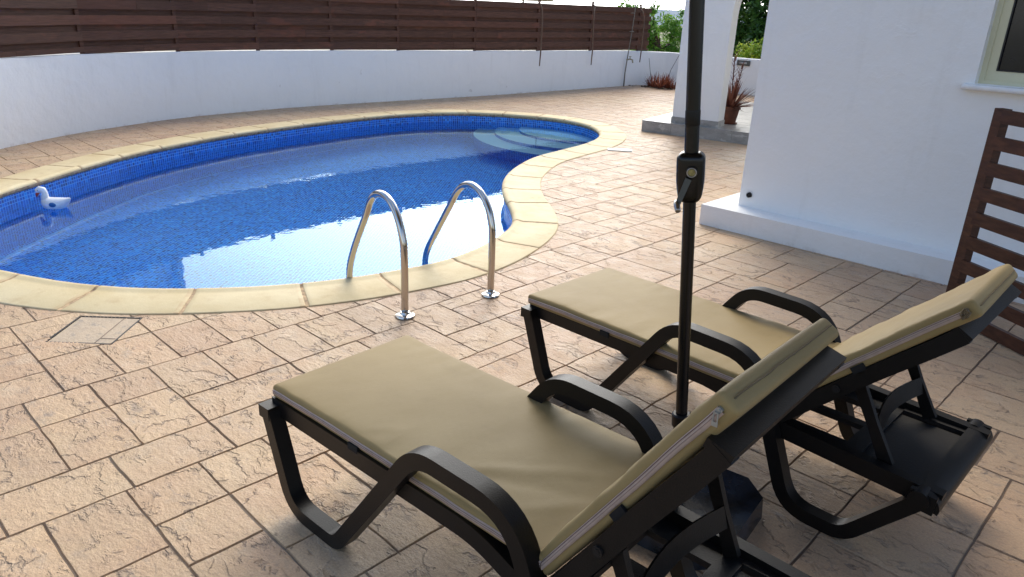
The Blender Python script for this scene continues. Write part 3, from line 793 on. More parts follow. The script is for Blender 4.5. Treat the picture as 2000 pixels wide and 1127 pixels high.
bm = rbox((ww + .13, .25, .036), .015, (3, 2, 1)); o = fin('sill', bm, 'marble_sill', win, 'auto'); o.location = (ww / 2, -.075, -.020)

# porch platform, column with arch, roof over the porch
porch = empty('porch', (-6.26, 9.08, 0), R_(11.8)); tag(porch, 'arched white porch with column on a grey tiled step beyond the house corner', 'porch')
PH = .16
bm = bmesh.new(); box2(bm, (.006, .006, -.02), (4.6, 3.7, PH - .004)); fin('step_base', bm, 'tile_joint', porch)
bm = bmesh.new(); x = 0; tw = .44
while x < 4.6:       # riser tiles and floor tiles
    x2 = min(4.6, x + tw); box2(bm, (x + .002, -.006, 0), (x2 - .002, .0055, PH - .014)); x = x2
x = 0
while x < 4.6:
    x2 = min(4.6, x + .44); y = 0
    while y < 3.7:
        y2 = min(3.7, y + .44); box2(bm, (x + (.002 if x else -.006), y + (.002 if y else -.008), PH - .012), (x2 - .002, y2 - .002, PH)); y = y2
    x = x2
y = 0
while y < 3.7: y2 = min(3.7, y + tw); box2(bm, (-.006, y + .002, 0), (.0055, y2 - .002, PH - .014)); y = y2
fin('floor_tiles', bm, 'porch', porch)
cx0, cx1, cd0, cd1 = .40, 1.066, .105, .365
top = 2.95
bm = bmesh.new()      # column + arch in one profile
AR, SP = .95, 1.62; xr = cx1 + 2 * AR
prof2 = [(cx0, PH), (cx1, PH), (cx1, SP)] + [(cx1 + AR - AR * math.cos(math.pi * k / 24), SP + AR * .95 * math.sin(math.pi * k / 24)) for k in range(1, 24)] + [(xr, SP), (xr, PH), (xr + .45, PH), (xr + .45, top), (cx0, top)]
fa = [bm.verts.new((p[0], cd0, p[1])) for p in prof2]; fb = [bm.verts.new((p[0], cd1, p[1])) for p in prof2]
for tri in tessellate_polygon([[Vector((p[0], p[1], 0)) for p in prof2]]):
    bm.faces.new([fa[i] for i in tri]); bm.faces.new([fb[i] for i in tri[::-1]])
for k in range(len(fa)): bm.faces.new((fa[k], fb[k], fb[(k + 1) % len(fa)], fa[(k + 1) % len(fa)]))
fin('column_arch', bm, 'white_stucco', porch)
bm = bmesh.new(); box2(bm, (cx0 - .010, cd0 - .010, PH + .0005), (cx1 + .010, cd1 + .010, PH + .085)); fin('skirting', bm, 'porch', porch, bevel=.003)
bm = bmesh.new(); box2(bm, (cx0 - .2, cd0 - .2, top + .002), (4.6, 3.9, top + .2)); fin('porch_roof', bm, 'white_stucco', porch, bevel=.01)

# ------------------------------------------------------------------ free-standing slatted screen at the right
scr = empty('slatted_screen', (-1.02, 4.809, 0), math.atan2(-.533, .846)); tag(scr, 'dark stained timber screen of open horizontal slats standing before the house wall', 'screen')
SLen = 1.5
def wtone(o): r = [(random.random(), random.random() * .85, random.random()) for _ in range(len(o.data.polygons) // 6 + 40)]; setcol(o.data, lambda p: r[p.index // 26 % len(r)])
for x in (0, SLen - .07):
    bm = bmesh.new(); box2(bm, (x, 0, .0), (x + .062, .055, 1.222)); wtone(fin('upright', bm, 'panel_wood', scr, bevel=.006))
for k in range(9):
    bm = bmesh.new(); zc = 1.184 - k * .1425
    box2(bm, (.055 if k else .0625, -.010, zc - .036), (SLen - .062, .018, zc + .036)); wtone(fin('slat', bm, 'panel_wood', scr, bevel=.005))

# ------------------------------------------------------------------ pool handrails
for (fx, fy), sc_, lab in (((-3.054, 2.32), 1., 'chrome pool handrail nearer the camera, bolted to the deck by a round flange'), ((-2.979, 2.908), 1.03, 'chrome pool handrail farther from the camera, behind its twin')):
    rt = empty('handrail', (fx, fy, 0), math.atan2(.127, -.992)); tag(rt, lab, 'handrail', 'pool ladder handrails')
    if sc_ == 1.: P = [(0, .0), (0, .40), (.03, .50), (.075, .575), (.15, .632), (.235, .648), (.315, .625), (.375, .57), (.42, .495), (.574, .272), (.65, .135), (.675, .06), (.68, -.05), (.68, -.75)]
    else: P = [(0, .0), (0, .40), (.018, .475), (.055, .548), (.13, .612), (.22, .635), (.30, .615), (.37, .562), (.44, .468), (.60, .255), (.705, .110), (.74, .035), (.748, -.04), (.748, -.75)]
    Q = []
    for i in range(len(P) - 1):
        p0 = Vector(P[max(i - 1, 0)]); p1 = Vector(P[i]); p2 = Vector(P[i + 1]); p3 = Vector(P[min(i + 2, len(P) - 1)])
        for k in range(6):
            t_ = k / 6; d1 = (p2 - p1).length; m1 = (p2 - p0) / max(1e-6, (p2 - p0).length) * d1; m2 = (p3 - p1) / max(1e-6, (p3 - p1).length) * d1
            Q.append(p1 * (2 * t_ ** 3 - 3 * t_ ** 2 + 1) + m1 * (t_ ** 3 - 2 * t_ ** 2 + t_) + p2 * (-2 * t_ ** 3 + 3 * t_ ** 2) + m2 * (t_ ** 3 - t_ ** 2))
    Q.append(Vector(P[-1]))
    bm = bmesh.new(); tube(bm, [(q.x, 0, q.y + (0.002 if i == 0 else 0)) for i, q in enumerate(Q)], .0205, 24); fin('rail_tube', bm, 'stainless', rt, True)
    bm = bmesh.new(); lathe(bm, [(.054, .001), (.056, .006), (.054, .012), (.046, .016), (.030, .020), (.026, .030), (.0215, .031)], 40); fin('flange', bm, 'stainless', rt, 'auto')

# ------------------------------------------------------------------ sun loungers
def pad(name, L, W, T, parent, mtx, seedz, crease=(), seg=(60, 30, 3), pillow=.008, wr=.0016, skew=False):
    hl, hw = L / 2, W / 2
    def fn(v):
        a, b_ = v.x / hl, v.y / hw
        e = max(0, (1 - a ** 4)) * max(0, (1 - b_ ** 4)); s_ = 1 if v.z > 0 else -.35
        z = v.z + s_ * pillow * e ** .7 * min(1, abs(v.z) / (T / 2) * 1.2)
        if v.z > T * .2:
            n1 = noise.noise(Vector((v.x * 5, v.y * 2.2, seedz))) * wr * 2.6 + noise.noise(Vector((v.x * 13 + v.y * 6, v.y * 9 - v.x * 3, seedz + 2))) * wr * .9
            # short gathers running in from the long edges
            ed = max(0, abs(b_) - .45) / .55
            n2 = noise.noise(Vector((v.x * 26, v.y * 5 + 3, seedz + 4))) * wr * 3.0 * ed
            z += (n1 + n2) * min(1, (1 - abs(a)) * 14) * min(1, (1 - abs(b_)) * 14)
            for (x0, y0, x1, y1, wd, am) in crease:
                d = Vector((x1 - x0, y1 - y0)); L_ = d.length; d /= L_; q = Vector((v.x - x0, v.y - y0)); tt = q.dot(d) / L_
                if -.1 < tt < 1.1:
                    dd = q.x * -d.y + q.y * d.x + .012 * noise.noise(Vector((tt * 4, x0, 1)))
                    z += am * math.exp(-(dd / wd) ** 2) * max(0, min(1, (tt + .1) * 3, (1.1 - tt) * 2))
        x = v.x + (-.022 * b_ * max(0, a) ** 2 if skew else 0); y = v.y + .0018 * noise.noise(Vector((v.x * 14, v.z * 30, seedz + 9))) * (1 if abs(b_) > .9 else 0)
        # ears at the corners, waist between
        y += (1 if v.y > 0 else -1) * (.005 * (abs(a) ** 8) - .003 * (1 - a * a)) if abs(b_) > .95 else 0
        return Vector((x, y, z))
    bm = rbox((L, W, T), min(.0135, T * .40), seg, fn, 5)
    o = fin(name, bm, 'fabric', parent, True); o.matrix_local = mtx
    return o
def lounger(loc, yaw, ang, lab, bed, cushy, clab, cseed, cinch):
    root = empty('sun_lounger', loc, R_(yaw)); tag(root, lab, 'sun lounger', 'pair of black plastic sun loungers')
    W = .636
    # --- side frames: foot leg, diagonal, armrest and rear leg in one bent bar
    path = [(.045, .365), (.160, .026), (.412, .026), (.790, .538), (1.130, .530), (1.325, .026), (1.53, .026), (1.722, .262)]
    rads = [0, .085, .04, .075, .12, .09, .05, 0]
    path = [Vector(p) for p in path]; rp = round_poly(path, rads, 7)
    for s in (0, 1):
        y0, y1 = (0, .052) if s == 0 else (W - .052, W)
        bm = bmesh.new(); bar_xz(bm, rp, .050, y0, y1)
        o = fin('armrest_frame', bm, 'black_plastic', root, bevel=.008, seg=3)
        bm = bmesh.new(); box2(bm, (.014, y0 - .002, .330), (.072, y1 + .002, .374)); fin('leg_cap', bm, 'black_plastic', o, bevel=.007)
        bm = bmesh.new(); yk = -.004 if s == 0 else W + .004
        tube(bm, [(1.722, y0 - .003, .272), (1.722, y1 + .003, .272)], .032, 20); fin('frame_knuckle', bm, 'black_plastic', o, 'auto', bevel=.004)
    # --- long rails
    rl = [(.03, .360), (.98, .366), (1.18, .292), (1.775, .268)]
    for s in (0, 1):
        y0, y1 = (.040, .080) if s == 0 else (W - .080, W - .040)
        bm = bmesh.new(); bar_xz(bm, round_poly([Vector(p) for p in rl], [0, .08, .08, 0], 5), .060, y0, y1)
        fin('side_rail', bm, 'black_plastic', root, bevel=.006)
    bm = bmesh.new(); box2(bm, (.03, .0525, .345), (.085, W - .0525, .388)); fin('foot_rail', bm, 'black_plastic', root, bevel=.008)
    # --- slatted bed under the cushion
    bm = bmesh.new()
    for k in range(11): box2(bm, (.10 + k * .102, .0805, .366), (.175 + k * .102, W - .0805, .386))
    fin('seat_slats', bm, 'dark_deck_plastic', root, bevel=.004)
    # --- rear deck, a moulded panel with openings
    bm = bmesh.new(); za, zb_ = .262, .283
    def pl(a, b_, c, d, zt_=0): box2(bm, (a, c, za), (b_, d, zb_ + zt_))
    pl(1.16, 1.24, .0805, W - .0805); pl(1.24, 1.44, .0805, .16); pl(1.24, 1.44, W - .16, W - .0805); pl(1.24, 1.44, .305, .345, -.001); pl(1.44, 1.50, .0805, W - .0805)
    pl(1.50, 1.73, .115, W - .115, -.010); pl(1.50, 1.74, .0805, .103, .004); pl(1.50, 1.74, W - .103, W - .0805, .004)
    fin('rear_panel', bm, 'dark_deck_plastic', root, bevel=.004)
    bm = bmesh.new(); pts = []
    for k in range(9):
        a = math.pi / 2 - math.pi / 2 * k / 8 * 1.25; pts.append(Vector((1.735 + .040 * math.cos(a), .256 + .036 * math.sin(a))))
    bar_xz(bm, [Vector((1.71, .292))] + pts, .014, .012, W - .012); fin('rear_bar', bm, 'black_plastic', root, 'auto')
    for y in (.0, W - .030):
        bm = bmesh.new(); bar_xz(bm, [Vector((1.69, .270)), Vector((1.768, .266))], .062, y + .006, y + .026); fin('end_cap', bm, 'black_plastic', root, bevel=.008)
    # --- backrest (its own pivot)
    bk = empty('backrest', (1.228, 0, .344)); bk.parent = root; bk.rotation_euler = (0, -R_(ang), 0)
    for s in (0, 1):
        y0, y1 = (.030, .062) if s == 0 else (W - .062, W - .030)
        bm = bmesh.new(); bar_xz(bm, round_poly([Vector((-.06, -.008)), Vector((.42, -.002)), Vector((.58, -.005)), Vector((.680, -.004))], [0, .2, .1, 0], 6), .052, y0, y1)
        o = fin('back_rail', bm, 'black_plastic', bk, bevel=.006)
        bm = bmesh.new(); yy = y0 if s == 0 else y1; dy = -.006 if s == 0 else .006
        tube(bm, [(.252, yy + dy, .0), (.252, yy - dy * .2, .0)], .013, 20); tube(bm, [(.252, yy + dy * 1.25, 0), (.252, yy + dy * .9, 0)], .007, 12); fin('bolt', bm, 'dark_deck_plastic', o, 'auto')
    bm = bmesh.new(); bar_xz(bm, [Vector((.668, .030)), Vector((.684, -.026))], .022, .031, W - .031); fin('top_rail', bm, 'black_plastic', bk, bevel=.006)
    bm = bmesh.new()
    for k in range(7): box2(bm, (.04 + k * .089, .0625, .004), (.100 + k * .089, W - .0625, .018))
    fin('back_slats', bm, 'dark_deck_plastic', bk, bevel=.003)
    # --- folding prop between backrest and rear rail
    a = R_(ang); r_ = .30 if ang < 50 else .235
    tp_ = Vector((1.228 + r_ * math.cos(a) + .02 * math.sin(a), .344 + r_ * math.sin(a) - .03 * math.cos(a)))
    bt = tp_ + Vector((.135 if ang < 50 else .095, 0)); bt.y = .292
    pr_ = empty('back_prop', (0, 0, 0)); pr_.parent = root
    for s in (0, 1):
        y0, y1 = (.088, .108) if s == 0 else (W - .108, W - .088)
        bm = bmesh.new(); bar_xz(bm, [tp_, tp_.lerp(bt, .5), bt], [.040, .034, .044], y0, y1); fin('prop_leg', bm, 'black_plastic', pr_, bevel=.004)
    bm = bmesh.new(); n_ = 12; c = tp_.lerp(bt, .52)
    for k in range(n_):
        ya = .108 + (W - .216) * k / n_; yb = .108 + (W - .216) * (k + 1) / n_
        da = .03 * math.sin(math.pi * k / n_); db = .03 * math.sin(math.pi * (k + 1) / n_)
        vs = [bm.verts.new(q) for q in ((c.x - da, ya, c.y + .03), (c.x - db, yb, c.y + .03), (c.x - db + .02, yb, c.y - .03), (c.x - da + .02, ya, c.y - .03))]
        bm.faces.new(vs)
    bmesh.ops.remove_doubles(bm, verts=bm.verts[:], dist=1e-4); bmesh.ops.solidify(bm, geom=bm.faces[:], thickness=.006)
    fin('prop_crossbar', bm, 'black_plastic', pr_, 'auto')
    # --- cushion, lies on the lounger: a thing of its own
    cu = empty('lounger_cushion', (loc[0], loc[1], .386), R_(yaw)); tag(cu, clab, 'cushion', 'khaki cushions on the loungers')
    cu2 = Vector((0, cushy))
    T = .047; CW = .585; L1 = 1.185; cy_ = cushy + CW / 2
    cr1 = [(.12, -.26, .56, .12, .018, .0035), (.20, -.22, .56, -.02, .02, -.0025), (.42, -.24, .55, -.05, .015, .003), (.30, .22, .56, .10, .02, .002), (-.15, -.26, -.05, -.16, .012, .002)] if cinch == 0 else [(.30, -.24, .56, -.02, .02, .002)]
    m1 = Matrix.Translation((.03 + L1 / 2, cy_, .0265))
    sp = pad('seat_pad', L1, CW, T, cu, m1, cseed, cr1)
    L2 = .716; T2 = .056; th = -R_(ang)
    mb = Matrix.Translation((1.228, cy_, -.042)) @ Matrix.Rotation(th, 4, 'Y') @ Matrix.Translation((L2 / 2 + .022, 0, .0535))
    bp = pad('back_pad', L2, CW, T2, cu, mb, cseed, [(-.1, -.28, .1, -.24, .02, .002), (.30, -.2, .2, .1, .03, -.002)], (40, 30, 3), .010, .002, True)
    for p_, L_, x0, x1 in ((sp, L1, -L1 / 2 + .012, L1 / 2 - .01), (bp, L2, -L2 / 2 + .01, L2 / 2 - .022)):
        Tt = T if p_ is sp else T2
        def strip(nm, w_, pr, m_, z0=0):
            bm = bmesh.new(); n_ = 50; pv = None
            for k in range(n_ + 1):
                x = x0 + (x1 - x0) * k / n_; a = x / (L_ / 2)
                y = -CW / 2 - pr + .003 * (1 - a * a) - .005 * abs(a) ** 8 + .0018 * noise.noise(Vector((x * 14, 0, cseed + 9)))
                zz_ = z0 + .0025 * noise.noise(Vector((x * 7, 3, cseed)))
                if p_ is bp: x += .022 * max(0, a) ** 2
                rg = [bm.verts.new(q) for q in ((x, y + .006, zz_ - w_ / 2), (x, y, zz_ - w_ / 2 + .0015), (x, y, zz_ + w_ / 2 - .0015), (x, y + .006, zz_ + w_ / 2))]
                if pv:
                    for j in range(3): bm.faces.new((pv[j], rg[j], rg[j + 1], pv[j + 1]))
                pv = rg
            return fin(nm, bm, m_, p_, smooth=True)
        strip('zipper_tape', .018, .0042, 'tan_zip'); strip('zipper_line', .0024, .0052, 'zip_line'); strip('tape_edge', .0014, .0050, 'zip_line', .0058)
        bm = bmesh.new(); xs_ = -.15 if p_ is sp else -.02; box(bm, (xs_, -CW / 2 - .003, -Tt / 2 + .006), (.045, .008, .022)); fin('strap', bm, 'black_strap', p_, bevel=.002)
    # seam on the end face and zip pull
    bm = bmesh.new(); hx = L2 / 2
    tube(bm, [(hx + .004, -CW / 2 - .002, .0)] + [(hx + .0030 + .022 * (1 - 2 * (.02 + (CW - .04) * q / 24) / CW), -CW / 2 + .02 + (CW - .04) * q / 24, .002 * noise.noise(Vector((q * .5, 1, cseed)))) for q in range(25)] + [(hx - .028, CW / 2 - .0, .003)], .0018, 6); fin('end_seam', bm, 'seam_thread', bp, True)
    if cinch == 0:
        bm = bmesh.new(); x = hx - .010
        rw = Matrix.Rotation(R_(-33), 3, 'Y')     # hangs plumb on the raised back
        o0 = Vector((x + .002, -CW / 2 - .0105, .002)); y_ = Vector((0, -.003, 0))
        box(bm, (x + .004, -CW / 2 - .007, .001), (.015, .006, .010)); box(bm, (x + .004, -CW / 2 - .0105, .001), (.010, .003, .004))
        for dz in (-.0042, .0042): box(bm, o0 + y_ + rw @ Vector((-.011, 0, dz)), (.020, .0016, .0022), rw)
        box(bm, o0 + y_ + rw @ Vector((-.0015, 0, 0)), (.003, .0018, .0062), rw); box(bm, o0 + y_ + rw @ Vector((-.0245, 0, 0)), (.009, .0018, .0118), rw)
        fin('zipper_pull', bm, 'zinc', bp, bevel=.0012)
    else:
        bm = bmesh.new(); x = hx - .002
        for k in range(7):
            a = k * 1.9; pts = [(x - .012 + (.006 + .0012 * k) * math.cos(q * .75 + a), -CW / 2 - .004 - .0022 * k * (q % 2) - .001 * k, (.005 + .0014 * k) * math.sin(q * .62 + a * 1.3)) for q in range(8)]; tube(bm, pts, .0028, 6)
        fin('knotted_tie', bm, 'knot_cloth', bp, True)
    return root
lounger((-2.105, .976, 0), 2.9, 57.2, 'black plastic sun lounger in front, nearest the camera, backrest raised steeply', 0, .046, 'khaki zipped cushion with creases on the front lounger nearest the camera', 3.3, 0)
lounger((-2.127, 2.2605, 0), 0., 44.6, 'black plastic sun lounger behind the parasol pole, backrest lower, nearer the house', 1, .022, 'smoother khaki cushion on the rear lounger beside the house', 11.7, 1)

# ------------------------------------------------------------------ parasol
pb = Vector((-1.055, 1.986, 0)); ld = Vector((.70989, .70431, 0)) * -.088 + Vector((0, 0, 1))
par = empty('parasol', pb); tag(par, 'black crank parasol standing in a dark octagonal base between the two loungers', 'parasol')
base = empty('base', (0, 0, 0)); base.parent = par
bm = bmesh.new(); S_ = .245; ch = .085
oc = [(S_, S_ - ch), (S_ - ch, S_), (-S_ + ch, S_), (-S_, S_ - ch), (-S_, -S_ + ch), (-S_ + ch, -S_), (S_ - ch, -S_), (S_, -S_ + ch)]
rz = Matrix.Rotation(R_(8), 3, 'Z')
lo = [bm.verts.new(rz @ Vector((*p, .001))) for p in oc]; hi = [bm.verts.new(rz @ Vector((p[0] * .97, p[1] * .97, .085))) for p in oc]
bm.faces.new(lo[::-1]); bm.faces.new(hi)
for k in range(8): bm.faces.new((lo[k], lo[(k + 1) % 8], hi[(k + 1) % 8], hi[k]))
fin('slab', bm, 'glossy_slab', base, bevel=.006)
bm = bmesh.new(); tube(bm, [ld * .085, ld * .36], .0255, 28); fin('sleeve', bm, 'black_metal', base, 'auto')
bm = bmesh.new(); tube(bm, [ld * .352, ld * .356, ld * .395, ld * .40], [.028, .032, .032, .027], 28); fin('collar', bm, 'black_plastic', base, 'auto')
def P_(h): return ld * h
bm = bmesh.new(); tube(bm, [P_(.15), P_(1.15)], .0192, 32); fin('lower_pole', bm, 'black_metal', par, 'auto')
bm = bmesh.new(); tube(bm, [P_(1.2), P_(2.55)], .0207, 32); fin('upper_pole', bm, 'black_metal', par, 'auto')
bm = bmesh.new(); tube(bm, [P_(1.345), P_(1.349), P_(1.385), P_(1.389)], [.0209, .0218, .0218, .0209], 32, caps=False); fin('pole_band', bm, 'black_plastic', par, 'auto')
# crank housing faces the camera
cz = P_(1.195); tocam = Vector((1.02, -1.98, 0)).normalized(); side = Vector((-tocam.y, tocam.x, 0)) ; up_ = ld.normalized()
tocam = (tocam - up_ * tocam.dot(up_)).normalized(); side = up_.cross(tocam)
FR = Matrix((side, tocam, up_)).transposed().to_4x4(); FR.translation = cz
def hf(v):
    t_ = v.z / .0775; k = 1 - .24 * max(0, -t_) ** 1.6 - .01; v = v.copy(); v.x *= k; v.y *= 1 - .12 * max(0, -t_) ** 2; return v
bm = rbox((.082, .070, .150), .022, (3, 3, 8), hf, 6); o = fin('crank_housing', bm, 'black_metal', par, True); o.matrix_local = FR
hs_ = o
bm = bmesh.new(); tube(bm, [(.006, .030, .022), (.006, .043, .022)], [.0185, .017], 32); fin('crank_hub', bm, 'black_plastic', hs_, 'auto')
bm = bmesh.new(); tube(bm, [(.006, .0425, .022), (.006, .0445, .022)], [.0105, .010], 32); fin('hub_disc', bm, 'brass_disc', hs_, 'auto')
bm = bmesh.new(); tube(bm, [(.006 + .0130 * math.cos(q * math.pi / 12), .0438, .022 + .0130 * math.sin(q * math.pi / 12)) for q in range(25)], .0016, 6, caps=False); fin('hub_ring', bm, 'crank_metal', hs_, True)
bm = bmesh.new(); a = Vector((-.002, .045, .004)); b_ = Vector((-.030, .050, -.070)); d = (b_ - a).normalized(); s_ = d.cross(Vector((0, 1, 0))).normalized()
vs = []
for p, wd in ((a, .0095), (b_, .0075)):
    for sx, yy in ((-1, -.0035), (1, -.0035), (1, .0035), (-1, .0035)): vs.append(bm.verts.new(p + s_ * sx * wd + Vector((0, yy, 0))))
for k in range(4): bm.faces.new((vs[k], vs[(k + 1) % 4], vs[4 + (k + 1) % 4], vs[4 + k]))
bm.faces.new(vs[:4][::-1]); bm.faces.new(vs[4:]); fin('crank_arm', bm, 'lamp_body', hs_, bevel=.0015)
bm = bmesh.new(); tube(bm, [(-.033, .044, -.066), (-.033, .052, -.069), (-.026, .080, -.082), (-.0255, .083, -.083)], [.009, .0095, .0085, .006], 20); fin('crank_knob', bm, 'crank_metal', hs_, True)
# canopy overhead, opened
CR = 1.5; ht = 2.30; n8 = 8
apex = P_(2.6)
bm = bmesh.new(); rim = []
for k in range(n8 * 6):
    a = 2 * math.pi * k / (n8 * 6); ph = (k % 6) / 6 * math.pi
    rim.append((a, CR * (math.cos(math.pi / n8) / math.cos((a % (2 * math.pi / n8)) - math.pi / n8)), -.015 * math.sin(ph)))
rows = []
for j in range(9):
    f_ = j / 8; rows.append([bm.verts.new((apex.x + math.cos(a) * r * f_, apex.y + math.sin(a) * r * f_, apex.z - .42 * f_ ** 1.12 - dz * -1 * f_ * 1.5)) for a, r, dz in rim] if j else [bm.verts.new(apex)])
for k in range(len(rim)):
    k2 = (k + 1) % len(rim); bm.faces.new((rows[0][0], rows[1][k], rows[1][k2]))
    for j in range(1, 8): bm.faces.new((rows[j][k], rows[j + 1][k], rows[j + 1][k2], rows[j][k2]))
bmesh.ops.solidify(bm, geom=bm.faces[:], thickness=.003)
fin('canopy', bm, 'parasol_cloth', par, 'auto')
for k in range(n8):
    a = 2 * math.pi * k / n8; e = Vector((math.cos(a) * CR * .995, math.sin(a) * CR * .995, -.45))
    bm = bmesh.new(); tube(bm, [apex + Vector((0, 0, -.03)), apex + e * .5 + Vector((0, 0, .0)), apex + e], .006, 6); rb = fin('rib', bm, 'black_metal', par, True)
    bm = bmesh.new(); tube(bm, [P_(2.26), apex + e * .48 + Vector((0, 0, -.01))], .005, 6); fin('strut', bm, 'black_metal', rb, True)

# ------------------------------------------------------------------ white duck floating in the pool
dk = empty('pool_duck', (-7.16, 1.69, -.15), math.atan2(-.70, -.72)); dk.scale = (.86, .86, .86); tag(dk, 'white floating toy duck with blue wing and red beak at the pool edge', 'toy duck')
bm = bmesh.new()      # body: elliptical sections along its length, tail raised
secs = [(-.165, .098, .004, .006), (-.150, .088, .020, .022), (-.115, .062, .052, .044), (-.07, .045, .075, .060), (-.01, .036, .086, .068), (.05, .036, .080, .068), (.095, .044, .060, .058), (.12, .052, .035, .038), (.13, .056, .008, .010)]
rg_ = []
for x, zc, ry, rz_ in secs: rg_.append([bm.verts.new((x, ry * math.cos(2 * math.pi * k / 24), zc + rz_ * math.sin(2 * math.pi * k / 24) * (1 if math.sin(2 * math.pi * k / 24) > 0 else 1.0))) for k in range(24)])
for a, b_ in zip(rg_, rg_[1:]):
    for k in range(24): bm.faces.new((a[k], a[(k + 1) % 24], b_[(k + 1) % 24], b_[k]))
bm.faces.new(rg_[0][::-1]); bm.faces.new(rg_[-1]); body = fin('body', bm, 'duck_white', dk, True)
bm = bmesh.new(); tube(bm, [(.085, 0, .06), (.088, 0, .105), (.085, 0, .145), (.098, 0, .176), (.128, 0, .182), (.150, 0, .165), (.158, 0, .145)], [.046, .036, .030, .033, .034, .028, .012], 20); fin('neck_head', bm, 'duck_white', dk, True)
bm = bmesh.new(); tube(bm, [(.150, 0, .152), (.165, 0, .128), (.170, 0, .105)], [.017, .014, .006], 14); fin('beak', bm, 'duck_beak', dk, True)
for s in (-1, 1):
    bm = bmesh.new(); lathe(bm, [(.001, .006), (.014, .005), (.026, .001), (.028, -.006)], 20)
    bmesh.ops.rotate(bm, verts=bm.verts[:], matrix=Matrix.Rotation(R_(-90 * s), 3, 'X')); bmesh.ops.scale(bm, vec=(1.25, 1, .9), verts=bm.verts[:]); bmesh.ops.translate(bm, verts=bm.verts[:], vec=(-.02, s * .084, .048)); fin('wing_patch', bm, 'duck_blue', body, True)
    bm = bmesh.new(); bmesh.ops.create_uvsphere(bm, u_segments=10, v_segments=8, radius=.006); bmesh.ops.translate(bm, verts=bm.verts[:], vec=(.132, s * .029, .178)); fin('eye', bm, 'duck_dark', dk, True)

# ------------------------------------------------------------------ plants
def blade(bm, base_, dirv, L, w_, curl, tn, tl, segs=5):
    d = Vector(dirv).normalized(); side_ = d.cross(Vector((0, 0, 1))); side_ = side_.normalized() if side_.length > .01 else Vector((1, 0, 0))
    pv = None; p = Vector(base_)
    for k in range(segs + 1):
        f_ = k / segs; ww_ = w_ * (1 - f_) ** .7 + .001
        a = [bm.verts.new(p + side_ * ww_), bm.verts.new(p + Vector((0, 0, -ww_ * .6))), bm.verts.new(p - side_ * ww_)]
        if pv:
            for j in range(2): bm.faces.new((pv[j], pv[j + 1], a[j + 1], a[j])); tl.append(tn)
        pv = a; d = (d + Vector((0, 0, curl)) / segs).normalized(); p = p + d * L / segs
def spiky(name, loc, n, L, w_, m_, label, cat, parent=None, up=.55, stalks=0):
    bm = bmesh.new(); tl = []
    for k in range(n):
        a = random.uniform(0, 2 * math.pi); e = random.uniform(.15, 1.4)
        blade(bm, (math.cos(a) * .03, math.sin(a) * .03, .02), (math.cos(a) * math.cos(e), math.sin(a) * math.cos(e), math.sin(e)), L * random.uniform(.6, 1.05), w_ * random.uniform(.7, 1.1), random.uniform(-.1, up), (random.random(),) * 3, tl)
    o = fin(name, bm, m_, parent, smooth='keep'); setcol(o.data, lambda p: tl[p.index]); o.location = loc
    return o
al = empty('red_aloe', (-9.75, 14.68, 0)); tag(al, 'spiky reddish aloe growing at the foot of the far wall corner', 'plant')
for k, (dx, dy) in enumerate(((0, 0), (.16, .05), (-.17, -.02), (.06, -.10), (-.28, .05), (.3, .1))):
    spiky('rosette', (dx, dy, 0), 34, .36 if k < 4 else .24, .017, 'leaf_red', '', '', al)
for (dx, h, l) in ((-.22, .62, -.18), (.12, .85, .32)):
    bm = bmesh.new(); tube(bm, [(dx, 0, 0), (dx + l * .4, .0, h * .5), (dx + l, .05, h)], .005, 6); fin('flower_stalk', bm, 'bark', al, True)
bm = bmesh.new()
for k in range(60):
    x = random.uniform(-.75, .6); y = random.uniform(-.16, .2); s_ = random.uniform(.01, .04); box(bm, (x - 9.75, 14.72 + y + x * .25, s_ * .2), (s_, s_ * 1.3, s_ * .5), Matrix.Rotation(random.uniform(0, 3), 3, 'Z'))
so = fin('leaf_litter', bm, 'soil'); so['kind'] = 'stuff'
ptx = empty('potted_plant', (-5.37, 9.95, PH)); tag(ptx, 'terracotta pot of dark red spiky plant behind the porch column', 'potted plant')
bm = bmesh.new(); lathe(bm, [(.001, .004), (.085, .002), (.095, .03), (.125, .20), (.14, .205), (.142, .245), (.125, .247), (.115, .21), (.001, .20)], 32); pt_ = fin('pot', bm, 'terracotta', ptx, 'auto')
bm = bmesh.new(); lathe(bm, [(.001, .0), (.115, .001), (.125, .018), (.118, .018), (.10, .006)], 32); fin('saucer', bm, 'terracotta', pt_, 'auto')
spiky('foliage', (0, 0, .20), 110, .46, .019, 'leaf_wine', '', '', ptx, up=-.4)
for k, (l, h) in enumerate(((-.05, .75), (.10, .62))):
    bm = bmesh.new(); tl = []; tube(bm, [(0, 0, .2), (l * .5, 0, .2 + h * .5), (l, 0, .2 + h)], .007, 6); tl = [(.3, .3, .3)] * len(bm.faces)
    for q in range(22):
        z = .3 + h * q / 24; a = q * 2.4; blade(bm, (l * q / 24, 0, z), (math.cos(a), math.sin(a), .9), .12, .007, .2, (random.random(),) * 3, tl, 3)
    o = fin('stem', bm, 'leaf_wine', ptx, smooth='keep'); setcol(o.data, lambda p: tl[p.index])

